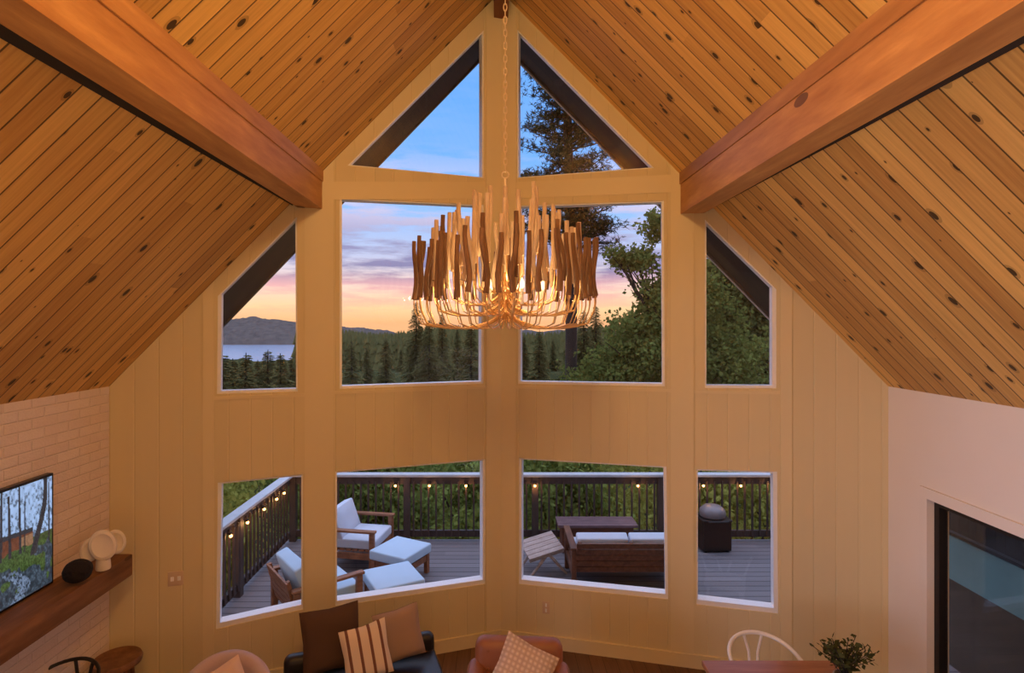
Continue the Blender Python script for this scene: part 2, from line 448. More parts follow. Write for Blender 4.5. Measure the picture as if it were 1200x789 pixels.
# trim boards on the front walls
n = 0
def board(pl, x0, x1, y0=None, y1=None, th=.012, name=None):
    """vertical board between two pixel columns of the wall, floor to roof"""
    global n; n += 1
    s0, s1 = sorted((pl.hit(x0, 500)[0], pl.hit(x1, 500)[0]))
    z0 = .0 if y1 is None else pl.hit((x0 + x1) / 2, y1)[1]
    zt = (lambda s: rt(pl, s) - .004) if y0 is None else (lambda s: pl.hit((x0 + x1) / 2, y0)[1])
    structure(slab(name or 'trim_%d' % n, pl, [(s0, z0), (s1, z0), (s1, zt(s1)), (s0, zt(s0))], [], th, M['trim'], -th))
board(PL, 569.5, 587); board(PR, 587, 605)
board(PL, 357, 391); board(PR, 786, 813)
board(PL, 238, 251); board(PR, 914.5, 928)
def hboard(pl, x0, y0, x1, y1, h, th=.010):
    global n; n += 1
    a, b = pl.hit(x0, y0), pl.hit(x1, y1)
    structure(slab('trim_%d' % n, pl, [a, b, (b[0], b[1] - h), (a[0], a[1] - h)], [], th, M['trim'], -th))
hboard(PL, 391, 458.5, 569, 452, .03); hboard(PR, 605, 452, 786, 456, .03)
hboard(PL, 251, 465, 357, 461, .03); hboard(PR, 813, 457.5, 914, 458.5, .03)
hboard(PL, 391, 213, 569, 213.5, .17, .006); hboard(PR, 605, 213.5, 786, 205, .17, .006)
for nm, pl, sE in (('baseboard_front_left', PL, sEL), ('baseboard_front_right', PR, sER)):
    structure(slab(nm, pl, [(0, 0), (sE, 0), (sE, .13), (0, .13)], [], .022, M['trim'], -.022))
structure(slab('wall_left', WL, [(-.1, -.1), (YL - YB, -.1), (YL - YB, zEL + .03), (-.1, zEL + .03)], [[(YL + 1.6, .3), (YL - 1.9, .3), (YL - 1.9, 2.5), (YL + 1.6, 2.5)]], .2, M['brick']))  # the opening is invented, out of view, for the cool fill lamp
# right wall with the sliding door
sD0, zDt = WR.hit(1089, 585)
sD1 = sD0 + 2.3
structure(slab('wall_right', WR, [(-.1, -.1), (YR - YB, -.1), (YR - YB, zER + .03), (-.1, zER + .03)], [[(sD0, 0), (sD1, 0), (sD1, zDt), (sD0, zDt)]], .16, M['white_wall']))
dr = structure(empty('door_1', WR.pt((sD0 + sD1) / 2, 0, .05))); P0 = dr.location.copy()
def shift_d(o):
    for v in o.data.vertices: v.co -= P0
    return o
cw = .085
shift_d(slab('casing', WR, [(sD0 - cw, 0), (sD0 - cw, zDt + cw), (sD1 + cw, zDt + cw), (sD1 + cw, 0), (sD1, 0), (sD1, zDt), (sD0, zDt), (sD0, 0)], [], .02, M['white_wall'], -.02, dr))
shift_d(slab('frame', WR, [(sD0, .0), (sD0, zDt), (sD1, zDt), (sD1, .0)], [[(sD0 + .05, .05), (sD0 + .05, zDt - .05), (sD1 - .05, zDt - .05), (sD1 - .05, .05)]], .07, M['dark_metal'], .04, dr))
shift_d(slab('pane', WR, [(sD0 + .045, .045), (sD0 + .045, zDt - .045), (sD1 - .045, zDt - .045), (sD1 - .045, .045)], [], .008, M['glass'], .07, dr))
mid = (sD0 + sD1) / 2
shift_d(slab('stile', WR, [(mid - .04, .05), (mid + .04, .05), (mid + .04, zDt - .05), (mid - .04, zDt - .05)], [], .05, M['dark_metal'], .05, dr))
# back wall, closed and without a window
back = Plane((0, YB), (1, 0), (0, -1))
structure(slab('wall_back', back, [(XL - .2, -.1), (XR + .2, -.1), (XR + .2, roof_z(XR + .2)), (AX, RIDGE + .03), (XL - .2, roof_z(XL - .2))], [], .16, M['white_wall']))
fl = MB().add([(XL, YB, 0), (XR, YB, 0), (XR, YR, 0), (AX, D, 0), (XL, YL, 0), (XL, YB, -.1), (XR, YB, -.1), (XR, YR, -.1), (AX, D, -.1), (XL, YL, -.1)],
              [(0, 1, 2, 3, 4), (9, 8, 7, 6, 5), (0, 5, 6, 1), (1, 6, 7, 2), (2, 7, 8, 3), (3, 8, 9, 4), (4, 9, 5, 0)])
structure(fl.build('floor', M['floor'], uvf=lambda c: (c.y, c.x)))
# ceiling: two pitches of knotty boards; their run swings from square at the back to the rake of the front wall
def pitch(name, xe, ye, m, sgn):
    nt, nq = 14, 24; v, f, uv = [], [], []
    L = math.hypot(xe - AX, m * (xe - AX))
    for i in range(nt + 1):
        t = i / nt; x = AX + t * (xe - AX); yw = D + t * (ye - D) + .02
        for j in range(nq + 1):
            q = j / nq
            v.append((x, YB + q * (yw - YB), RIDGE - m * abs(x - AX))); uv.append((t * L + (40 if sgn > 0 else 0), YB + q * (D - YB) + (20.05 if sgn > 0 else 10.03)))
    for i in range(nt):
        for j in range(nq):
            a = i * (nq + 1) + j; f.append((a, a + 1, a + nq + 2, a + nq + 1))
    me = bpy.data.meshes.new(name); me.from_pydata(v, [], f); ul = me.uv_layers.new(name='UVMap')
    for l in me.loops: ul.data[l.index].uv = uv[l.vertex_index]
    me.materials.append(M['ceiling']); o = bpy.data.objects.new(name, me); C.objects.link(o); return structure(o)
pitch('ceiling_left', XL, YL, mL, -1); pitch('ceiling_right', XR, YR, mR, 1)
# roof deck outside, with its overhang beyond the glass
def roofhit(px, py, m, sg):
    u, v = UV(px, py)      # z = RIDGE - m*|x-AX|, x = u*Y, z = H + v*Y
    Y = (RIDGE - H + sg * m * AX) / (v + sg * m * u)
    return u * Y, Y
def overhang(name, a, b, m, sg, xe):
    (x1, y1), (x2, y2) = roofhit(*a, m, sg), roofhit(*b, m, sg)
    k = (y2 - y1) / (x2 - x1)
    yr, ye = y1 + k * (AX - x1), y1 + k * (xe - x1)
    pl = PL if sg < 0 else PR
    def wy(x):
        s = (x - pl.A.x) / pl.d.x; return pl.A.y + s * pl.d.y + TH * .6
    bot = [(AX, wy(AX)), (xe, wy(xe)), (xe, ye), (AX, yr)]
    P = [Vector((x, y, RIDGE - m * abs(x - AX) - .0)) for x, y in bot]
    mb = MB().prism(P, (0, 0, .25))
    # lookout rafter along the rake, under the fascia
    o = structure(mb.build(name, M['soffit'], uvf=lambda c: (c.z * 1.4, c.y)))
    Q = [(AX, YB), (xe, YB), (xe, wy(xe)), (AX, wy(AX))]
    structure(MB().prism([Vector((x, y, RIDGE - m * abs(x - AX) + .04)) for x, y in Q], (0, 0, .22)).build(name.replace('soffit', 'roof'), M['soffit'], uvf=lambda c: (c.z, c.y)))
    fx = [Vector((AX, yr, RIDGE)), Vector((xe, ye, RIDGE - m * abs(xe - AX)))]
    off = Vector((0, .03, 0))
    if sg > 0: structure(MB().prism([fx[0] + Vector((0, .03, -.045)), fx[1] + Vector((0, .03, -.045)), fx[1] + Vector((0, .03, -.015)), fx[0] + Vector((0, .03, -.015))], Vector((0, .02, 0))).build('trim_drip_edge', M['rail_cap']))
    structure(MB().prism([fx[0] + Vector((0, 0, -.03)), fx[1] + Vector((0, 0, -.03)), fx[1] + Vector((0, 0, .27)), fx[0] + Vector((0, 0, .27))], off).build('trim_fascia_' + ('left' if sg < 0 else 'right'), M['rail_dark']))
overhang('soffit_left', (438.6, 196.6), (257, 384), mL, -1, XL - .5)
overhang('soffit_right', (736, 199), (906, 373), mR, 1, XR + .5)
# purlin beams under the ceiling
def beam(side, pl, xi, yt, yb, xo, yo, near_i, near_o):
    P0 = Vector(pl.pt(*pl.hit(xi, yb))); top = Vector(pl.pt(*pl.hit(xi, yt))); Q0 = Vector(pl.pt(*pl.hit(xo, yo)))
    def line(p, npx):     # second point of the lower edge: where the line of the photograph leaves the frame
        u, v = UV(*npx); Y = p.x / u
        return Vector((p.x, Y, H + v * Y))
    di = line(P0, near_i) - P0; do = line(Q0, near_o) - Q0
    ti = (YB - P0.y) / di.y; to = (YB - Q0.y) / do.y
    zi, zo = (P0 + di * ti).z, (Q0 + do * to).z
    zb0, zb1 = P0.z, (zi + zo) / 2
    xa, xb = P0.x, Q0.x
    sg = 1 if xb > xa else -1
    A = [Vector((xa, P0.y, zb0)), Vector((xb, Q0.y, zb0 - .0)), Vector((xb, Q0.y, roof_z(xb))), Vector((xa, P0.y, roof_z(xa)))]
    B = [Vector((xa, YB, zb1)), Vector((xb, YB, zb1)), Vector((xb, YB, roof_z(xb))), Vector((xa, YB, roof_z(xa)))]
    mb = MB().add(A + B, [(0, 1, 2, 3), (7, 6, 5, 4), (0, 4, 5, 1), (1, 5, 6, 2), (2, 6, 7, 3), (3, 7, 4, 0)])
    bm_o = structure(mb.build('beam_' + side, M['beam']))
    # ledger strip along the top of the inner face
    s = MB(); t = .010; h = .10
    s.add([(xa, P0.y - .01, roof_z(xa) - h), (xa - sg * t, P0.y - .01, roof_z(xa) - h), (xa - sg * t, P0.y - .01, roof_z(xa - sg * t)), (xa, P0.y - .01, roof_z(xa)),
           (xa, YB, roof_z(xa) - h), (xa - sg * t, YB, roof_z(xa) - h), (xa - sg * t, YB, roof_z(xa - sg * t)), (xa, YB, roof_z(xa))],
          [(0, 1, 2, 3), (7, 6, 5, 4), (0, 4, 5, 1), (1, 5, 6, 2), (2, 6, 7, 3), (3, 7, 4, 0)])
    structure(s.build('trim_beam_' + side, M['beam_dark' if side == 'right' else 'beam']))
def gap(side, pl, xo, yo):  # dark strip standing in for the line of shade outside each beam
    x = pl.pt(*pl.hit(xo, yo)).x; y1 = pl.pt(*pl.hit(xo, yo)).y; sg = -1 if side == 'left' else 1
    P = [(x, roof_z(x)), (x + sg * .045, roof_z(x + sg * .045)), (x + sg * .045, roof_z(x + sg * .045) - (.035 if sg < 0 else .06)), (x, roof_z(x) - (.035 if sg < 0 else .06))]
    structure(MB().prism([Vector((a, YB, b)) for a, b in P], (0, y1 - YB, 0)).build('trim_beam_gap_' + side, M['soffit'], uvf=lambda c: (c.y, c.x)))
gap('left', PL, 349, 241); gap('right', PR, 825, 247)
beam('left', PL, 378, 190, 245, 349, 241, (0, -12), (0, 19))
beam('right', PR, 797, 198, 251, 825, 247, (1200, 10), (1151, 58))
zb = H + (CY - 25) / F * D
structure(MB().box((AX - .0, (YB + D) / 2, (zb + RIDGE) / 2 + .02), (.145, D - YB - .02, RIDGE - zb + .0)).build('ridge_beam', M['ridge']))

# ------------------------------------------------------------------ left wall: mantel, screen, ornaments
def mantel():
    x1 = XL + .30; u = (156 - CX) / F; y1 = x1 / u
    zt = H + (CY - 648) / F * y1; zbm = H + (CY - 673) / F * y1
    m = MB().rbox(((XL + x1) / 2 + .004, (y1 - 1.6) / 2 + .0, (zt + zbm) / 2), (x1 - XL - .01, y1 + 1.6, zt - zbm), .012, 2)
    o = m.build('mantel_shelf', M['mantel'], smooth=True)
    for v in o.data.vertices:
        v.co += Vector((0, 0, .006 * math.sin(v.co.y * 5)))
    c = Vector((XL + .002, (y1 - 1.6) / 2, zbm)); 
    for v in o.data.vertices: v.co -= c
    o.location = c
    tag(o, 'thick rustic timber mantel beam on the whitewashed brick wall under the television', 'mantel')
    return x1, y1, zt + .006
mx, my, mz = mantel()
def at_z(px, py, z):
    u, v = UV(px, py); Y = (z - H) / v; return Vector((u * Y, Y, z))
# television
xs = XL + .055
ytv = xs / ((62 - CX) / F); zt_, zb_ = H + (CY - 554) / F * ytv, H + (CY - 683) / F * ytv
tw, th_ = 1.42, zt_ - zb_
tv = empty('television', (XL + .036, ytv - tw / 2, zb_), 0, 'wall-mounted flat television showing a forest creek, on the white brick wall', 'television')
MB().rbox((0, 0, th_ / 2), (.05, tw, th_), .006, 2).build('bezel', M['tv_black'], tv)
MB().box((-.026, 0, th_ / 2), (.01, .5, .4)).build('wall_bracket', M['black_metal'], tv)
def screen():
    W_, H_ = 300, 130; g = .018
    trunks = [(.17, .22, .035, .05, 0), (.36, .40, .03, .0, 0), (.47, .46, .018, .10, 0), (.86, .58, .075, 0, 1), (.93, .95, .02, .05, 0), (.05, .03, .03, .0, 0)]
    nz = rng.random((64, 64)); 
    def vn(x, y):
        x0, y0 = int(math.floor(x)), int(math.floor(y)); fx, fy = x - x0, y - y0
        fx, fy = fx * fx * (3 - 2 * fx), fy * fy * (3 - 2 * fy)
        a, b, c, d = (nz[(y0 + j) % 64, (x0 + i) % 64] for j in (0, 1) for i in (0, 1))
        return (a * (1 - fx) + b * fx) * (1 - fy) + (c * (1 - fx) + d * fx) * fy
    def pic(u, v):   # u right, v down, 0..1
        n1 = vn(u * 90, v * 34); n2 = vn(u * 190 + 9, v * 80); n3 = vn(u * 34, v * 11)
        p = (u - .68) / .32 if u > .68 else (.68 - u) / .32 % 1
        if v < .50: c = np.array([.42, .60, .95]) * (.55 + .5 * n1) if n2 * .7 + n1 * .8 > .52 + .5 * max(0, v - .2) else np.array([.10, .15, .24]) + .1 * n1
        else: c = np.array([.05, .08, .03]) * (.5 + n2)
        if .38 + .04 * p < v < .60 and p < .62:           # cabin among the trees
            c = np.array([.16, .055, .03]) * (.6 + .6 * n1)
            if v < .42 + .04 * p: c = np.array([.04, .04, .05])
            if v > .46 and p > .38: c = np.array([.30, .16, .09]) * (.7 + .5 * n2)
        if v > .58 - .05 * n3:
            gr = np.array([.06, .10, .03]) * (.3 + 1.3 * n2)
            rk = np.array([.07, .10, .14]) * (.25 + 1.6 * n1 * n2)
            c = gr if n3 + (.68 - v) * 1.3 > .48 else rk
            if abs(p - .30 - .3 * (v - .8) - .12 * math.sin(v * 16)) < .12 and v > .72 and n2 > .35: c = np.array([.22, .30, .46]) * (.3 + .8 * n1)
        for a, b, w, v0, big in trunks:
            xx = a + (b - a) * v + (.05 * math.sin(v * 7) if big else 0)
            if abs(p - xx) < w * (.5 + .5 * v) and v0 <= v < (.66 if big else .60): c = np.array([.02, .018, .025]) + .03 * n2
        return c
    v, f, col = [], [], []
    for j in range(H_ + 1):
        for i in range(W_ + 1):
            u, vv = i / W_, j / H_
            v.append((.0262, -(tw / 2 - g) + u * (tw - 2 * g), g + (1 - vv) * (th_ - 2 * g))); col.append(pic(u, vv))
    for j in range(H_):
        for i in range(W_):
            a = j * (W_ + 1) + i; f.append((a, a + W_ + 1, a + W_ + 2, a + 1))
    me = bpy.data.meshes.new('screen'); me.from_pydata(v, [], f)
    ca = me.color_attributes.new('picture', 'FLOAT_COLOR', 'POINT')
    ca.data.foreach_set('color', np.concatenate([np.array(col), np.ones((len(col), 1))], 1).ravel())
    me.materials.append(M['screen']); o = bpy.data.objects.new('screen', me); C.objects.link(o); o.parent = tv
screen()
# ceramic sculpture of rounded discs on a drum foot
sp = at_z(121, 667, mz); sp.x = max(sp.x, XL + .15)
sc = empty('sculpture', sp, R(30), 'cream ceramic sculpture of rounded discs on a drum foot, on the mantel', 'sculpture')
MB().lathe([(.062, 0), (.066, .01), (.062, .06), (.054, .12), (.05, .13)], 28).build('foot', M['ceramic'], sc, True)
def disc(name, c, r, t, rot, sq=1.0):
    m = MB().lathe([(.001, -t), (r * .7, -t), (r * .93, -t * .7), (r, 0), (r * .93, t * .7), (r * .75, t), (r * .6, t * .55), (r * .001, t * .4)], 32, squash=(1, sq))
    m.v = [tuple(rot @ Vector(p) + Vector(c)) for p in m.v]; return m.build(name, M['ceramic'], sc, True)
rx = Matrix.Rotation(R(80), 3, 'X')
disc('face_disc', (.0, -.03, .21), .115, .03, Matrix.Rotation(R(-28), 3, 'Y') @ rx, 1.15)
disc('ear_disc', (-.105, .03, .17), .085, .022, Matrix.Rotation(R(22), 3, 'Y') @ rx, 1.2)
disc('ear_disc', (.10, .05, .20), .085, .022, Matrix.Rotation(R(-20), 3, 'Y') @ rx, 1.25)
bp = at_z(91, 683, mz); bp.x = max(bp.x, XL + .16)
b = MB().ball((0, 0, .084), .088, 36, 22, (1.05, 1.05, .92))
b.v = [(x * (1 + .03 * math.sin(9 * z * 10 + 7 * x * 10)), y * (1 + .03 * math.cos(8 * z * 10 + y * 50)), z) for x, y, z in b.v]
o = b.build('decor_ball', M['black_ball'], None, True, loc=bp); tag(o, 'round black fibre ball ornament on the mantel beside the cream sculpture', 'ornament'); sc.scale = (.78, .78, .9)
# switch plate and outlet
def plate(px, py, w, h, label, name):
    s, z = PL.hit(px, py) if px < 587 else PR.hit(px, py)
    pl = PL if px < 587 else PR
    e = empty(name, pl.pt(s, z, 0), math.atan2(pl.n.y, pl.n.x), label, 'switch' if 'switch' in name else 'outlet')
    MB().rbox((-.004, 0, 0), (.008, w, h), .003, 2).build('cover_plate', M['plate'], e, True)
    for k in (-1, 1): MB().rbox((-.010, k * w * .22 if 'switch' in name else 0, 0 if 'switch' in name else k * h * .22), (.006, w * .22, h * .3), .002, 1).build('rocker' if 'switch' in name else 'socket', M['white'], e)
plate(206, 678, .12, .125, 'square double light switch plate on the cream panelled wall', 'light_switch')
plate(640, 712, .075, .12, 'small outlet plate low on the cream wall right of the centre post', 'wall_outlet')

# ------------------------------------------------------------------ chandelier
def chandelier():
    Yc = 4.3; xc = (592 - CX) / F * Yc; k = Yc / F
    top = zb
    ch = empty('chandelier', (xc, Yc, H), 0, 'large tiered chandelier of curved driftwood sticks on gold wires, hung from a chain', 'chandelier')
    zs = (CY - 205) * k
    st = MB().tube([(0, 0, .05), (0, 0, zs - .03)], .011, 10).build('stem', M['chain'], ch, True)
    ring = MB().tube([(math.cos(a) * .026, 0, zs + math.sin(a) * .026) for a in [2 * math.pi * i / 20 for i in range(21)]], .006, 8, False).build('ring', M['chain'], ch, True)
    z = zs + .026; i = 0; zend = top - H - .06; c = MB()
    while z < zend:
        L, w = .030, .0125; pts = []
        for a in [2 * math.pi * q / 14 for q in range(15)]:
            x = math.cos(a) * w; zz = math.sin(a) * L
            pts.append((x, 0, z + L * .85 + zz) if i % 2 else (0, x, z + L * .85 + zz))
        c.tube(pts, .0042, 6, False); z += L * 1.62; i += 1
    c.build('chain', M['chain'], ch, True)
    MB().lathe([(.03, zend), (.06, zend + .015), (.065, zend + .06)], 24).build('ceiling_rose', M['chain'], ch, True)
    MB().lathe([(.02, .0), (.05, .01), (.055, .03), (.04, .05), (.02, .1), (.018, .36), (.01, .38)], 24).build('hub', M['gold'], ch, True)
    rs = random.Random(11)
    tiers = [(.648, 42, .185, .60, -.045), (.54, 32, .29, .72, .05), (.40, 23, .40, .86, .13), (.235, 12, .50, 1.00, .22)]
    for R0, nst, z0, z1, zm in tiers:
        for i in range(nst):
            a = 2 * math.pi * (i + rs.uniform(-.18, .18)) / nst + R0 * 9
            r = R0 + rs.uniform(-.025, .025); dz = rs.uniform(-.045, .055); ln = (z1 - z0) * rs.uniform(.93, 1.07)
            zz0 = z0 + rs.uniform(-.02, .02)
            ca, sa = math.cos(a), math.sin(a)
            b1, b2 = rs.uniform(-.02, .02), rs.uniform(-.022, .022)
            pts, rad = [], []
            for q in range(8):
                t = q / 7
                rr = r + b1 * math.sin(t * math.pi * 1.6) + (.012 * (1 - t)); tt = b2 * math.sin(t * math.pi * 1.5 + .6)
                pts.append((rr * ca - tt * sa, rr * sa + tt * ca, zz0 + t * ln)); rad.append(.019 - .004 * t + rs.uniform(-.001, .001))
            s = MB().tube(pts, rad, 8).build('stick', M['stick_shaded' if R0 > .6 or (R0 > .5 and i % 3 == 0) else 'stick'], ch, True)
            x0, y0, zb0 = pts[0]; ra = math.hypot(x0, y0)
            prof = [(1.0, zb0 + .01), (1.0, zb0 - .05), (.985, zb0 - .45 * (zb0 - zm)), (.92, zm + .16 * (zb0 - zm)), (.80, zm + .015), (.66, zm), (.50, zm + .005), (.33, zm + .02), (.16, zm + .06), (.05, zm + .12)]
            MB().tube([(x0 * f, y0 * f, zq) for f, zq in prof], .0046, 5).build('wire_arm', M['gold'], s, True)
    for i in range(8):
        a = 2 * math.pi * (i + .5) / 8; r = .30
        x, y = r * math.cos(a), r * math.sin(a)
        cd = MB().tube([(x, y, .13), (x, y, .24)], .012, 10).build('candle', M['white_paint'], ch, True)
        MB().lathe([(.006, .24), (.016, .255), (.018, .272), (.012, .295), (.003, .318)], 12, (x, y, 0)).build('bulb', M['bulb'], cd, True)
        MB().tube([(x, y, .135), (x * .9, y * .9, .09), (x * .5, y * .5, .06), (x * .12, y * .12, .07)], .006, 6).build('candle_arm', M['gold'], cd, True)
        candles.append(Vector((xc + x, Yc + y, H + .29)))
    return Vector((xc, Yc, H))
candles = []
chc = chandelier()

# ------------------------------------------------------------------ furniture in the room
# black daybed along the left front wall
def daybed():
    p = PL.pt(PL.hit(509, 742)[0], 0); ex = at_z(508, 739, .50)
    dirv = Vector((PL.d.x, PL.d.y, 0)); ang = math.atan2(-PL.d.y, -PL.d.x)      # local +x runs to the right along the wall
    L, dp = 1.28, .62
    org = Vector((ex.x, ex.y, 0)) + dirv * (L / 2) - Vector((PL.n.x, PL.n.y, 0)) * (dp / 2 - .05)
    e = empty('daybed', org, ang, 'low black leather daybed with a rolled back along the front wall, bearing three cushions', 'daybed')
    MB().rbox((0, -.02, .29), (L, dp - .06, .16), .05, 4, puff=.01).build('seat_cushion', M['black_leather'], e, True)
    MB().rbox((0, dp / 2 - .07, .40), (L, .13, .22), .062, 5).build('backrest', M['black_leather'], e, True)
    MB().rbox((0, 0, .19), (L - .04, dp - .06, .06), .012, 2).build('frame', M['black_metal'], e)
    for sx in (-1, 1):
        for sy in (-1, 1): MB().tube([(sx * (L / 2 - .1), sy * (dp / 2 - .1), .17), (sx * (L / 2 - .08), sy * (dp / 2 - .08), 0)], [.022, .014], 10).build('leg', M['black_metal'], e, True)
    return e, L, dp, ang
db, dL, dd, dang = daybed()
def lean(name, w, h, t, mat, base, yaw, tilt, roll, label):
    """a cushion standing on its lower edge: base = bottom midpoint"""
    o = MB().pillow(w, h, t).build(name, mat, None, True)
    rot = Matrix.Rotation(yaw, 4, 'Z') @ Matrix.Rotation(R(90) - tilt, 4, 'X') @ Matrix.Rotation(roll, 4, 'Z')
    c = Vector(base) + (rot.to_3x3() @ (Matrix.Rotation(-roll, 3, 'Z') @ Vector((0, h / 2, 0))))
    o.matrix_world = Matrix.Translation(c) @ rot
    tag(o, label, 'cushion'); return o
def onbed(x, y): return db.location + Matrix.Rotation(dang, 3, 'Z') @ Vector((x, y, .418))
lean('throw_cushion', .48, .50, .14, M['brown_fabric'], onbed(-.26, .05), dang, R(13), R(4), 'large dark brown square cushion at the left end of the black daybed')
lean('throw_cushion', .38, .42, .12, M['striped'], onbed(.01, -.165), dang + R(3), R(15), R(8), 'cream and brown striped cushion in the middle of the black daybed')
lean('throw_cushion', .40, .42, .14, M['tan_fabric'], onbed(.30, .02), dang + R(2), R(14), R(8), 'plain tan cushion at the right end of the black daybed')
# cognac leather armchair
def leather_chair():
    e = empty('leather_armchair', (.155, 4.24, 0), R(-4), 'cognac leather club armchair with rolled arms facing the room', 'armchair')
    W_ = .80
    MB().rbox((0, -.02, .36), (W_ - .26, .60, .18), .05, 4, puff=.015).build('seat_cushion', M['leather'], e, True)
    b = MB().rbox((0, .28, .50), (W_ - .10, .17, .56), .075, 5)
    b.v = [(x, y + .10 * (z - .3), z) for x, y, z in b.v]
    bk = b.build('backrest', M['leather'], e, True)
    for i in range(4):
        for j in range(2): MB().ball((-.24 + .16 * i, .196 + .1 * (.28 + j * .16), .58 + j * .13), .014, 10, 6, (1, .5, 1)).build('button', M['leather'], bk, True)
    for sx in (-1, 1):
        a = MB().rbox((sx * (W_ / 2 - .075), -.02, .37), (.15, .66, .40), .07, 5)
        a.v = [(x + sx * .02 * (z - .2), y, z + (.10 * max(0, y / .33) ** 2 if z > .4 else 0)) for x, y, z in a.v]
        a.build('arm', M['leather'], e, True)
    MB().rbox((0, 0, .235), (W_ - .06, .62, .12), .02, 2).build('base', M['leather'], e, True)
    for sx in (-1, 1):
        for sy in (-1, 1): MB().tube([(sx * .32, sy * .26, .18), (sx * .34, sy * .28, 0)], [.024, .014], 10).build('leg', M['stool'], e, True)
    lean('throw_cushion', .42, .42, .14, M['waffle'], (.20, 4.07, .55), R(4), R(36), R(62), 'cream waffle-weave cushion propped on the leather armchair')
leather_chair()
def shell(r0, r1, zf, arc0, arc1, zbot, n=40):
    m = MB(); prof = []
    for i in range(n + 1):
        a = arc0 + (arc1 - arc0) * i / n; zt = zf(a); rm, rr = (r0 + r1) / 2, (r1 - r0) / 2
        ring = [(r1, zbot), (r1, zbot + .6 * (zt - zbot - rr))] + [(rm + rr * math.cos(q), zt - rr + rr * math.sin(q)) for q in [math.pi * j / 6 for j in range(7)]] + [(r0, zbot + .6 * (zt - zbot - rr)), (r0, zbot)]
        prof.append([(r * math.cos(a), r * math.sin(a), z) for r, z in ring])
    k = len(prof[0]); v = [p for r in prof for p in r]
    f = [(i * k + j, i * k + (j + 1) % k, (i + 1) * k + (j + 1) % k, (i + 1) * k + j) for i in range(n) for j in range(k)]
    f += [tuple(range(k)), tuple(range(n * k + k - 1, n * k - 1, -1))]
    return m.add(v, f)
def tub_chair():
    p = at_z(271, 764, .74)
    e = empty('tub_chair', (p.x + .08, p.y - .34, 0), R(105), 'mauve upholstered tub chair with a curved back near the left wall', 'armchair')
    def zf(a): return .47 + .30 * max(0, math.cos(a * .72)) ** 1.2
    MB().add(*(lambda m: (m.v, m.f))(shell(.255, .365, zf, R(-118), R(118), .22))).build('backrest', M['mauve'], e, True)
    MB().lathe([(.001, .24), (.235, .24), (.25, .28), (.25, .40), (.23, .44), (.001, .455)], 36).build('seat', M['mauve'], e, True)
    MB().lathe([(.27, .10), (.32, .12), (.32, .225), (.27, .23)], 36).build('base', M['mauve'], e, True)
    for a in (45, 135, 225, 315): MB().tube([(.27 * math.cos(R(a)), .27 * math.sin(R(a)), .12), (.29 * math.cos(R(a)), .29 * math.sin(R(a)), 0)], [.02, .014], 8).build('leg', M['stool'], e, True)
    lean('throw_cushion', .33, .33, .12, M['blush'], (p.x + .13, p.y - .40, .51), R(18), R(18), R(24), 'blush pink cushion standing inside the mauve tub chair')
tub_chair()
# round wooden stool in the corner
sp_ = at_z(137, 771, .62)
e = empty('stool', (sp_.x, sp_.y, 0), .4, 'round brown wooden stool in the corner below the mantel end', 'stool')
MB().lathe([(.001, .56), (.15, .56), (.175, .575), (.18, .60), (.17, .62), (.12, .613), (.001, .608)], 36).build('seat', M['stool'], e, True)
for a in (45, 135, 225, 315):
    c, s = math.cos(R(a)), math.sin(R(a)); MB().tube([(.11 * c, .11 * s, .57), (.165 * c, .165 * s, 0)], [.024, .016], 10).build('leg', M['stool'], e, True)
MB().tube([(.135 * math.cos(R(a)), .135 * math.sin(R(a)), .22) for a in (45, 135, 225, 315, 45)], .009, 8).build('stretcher', M['stool'], e, True)
# black hoop-back chair
def hoop_chair(name, pos, rz, mat, label, top=.80, w=.27, black=True):
    e = empty(name, pos, rz, label, 'chair')
    MB().rbox((0, 0, .44), (.42, .42, .035), .015, 3).build('seat', mat, e, True)
    for sx in (-1, 1):
        MB().tube([(sx * .17, -.17, .43), (sx * .20, -.2, 0)], [.018, .013], 10).build('leg', mat, e, True)
        MB().tube([(sx * .16, .17, .43), (sx * .19, .22, 0)], [.018, .013], 10).build('leg', mat, e, True)
    pts = []
    for i in range(25):
        a = math.pi * i / 24
        x = -w * math.cos(a); y = -.12 + .34 * math.sin(a) ** .8; z = top - .085 * (1 - math.sin(a))
        pts.append((x, y, z))
    MB().tube(pts, .016 if not black else .013, 10).build('hoop_rail', mat, e, True)
    for sx in (-1, 1):
        MB().tube([(sx * (w - .005), -.10, top - .08), (sx * .19, -.13, .44)], .013, 8).build('arm_post', mat, e, True)
        MB().tube([(sx * .075, .215, top - .005), (sx * .035, .20, .62), (sx * .03, .185, .45)], .012, 8).build('splat', mat, e, True)
    return e
hp = at_z(88, 770, .80)
hoop_chair('hoop_chair', (hp.x + .06, hp.y - .24, 0), R(-8), M['black_metal'], 'black hoop-back metal chair beside the brick wall under the mantel', .80, .27)
wp = at_z(880, 741, .77)
hoop_chair('wishbone_chair', (wp.x + .0, wp.y - .22, 0), R(-3), M['white_paint'], 'white wishbone chair with a bent hoop rail behind the dining table', .77, .27, False)
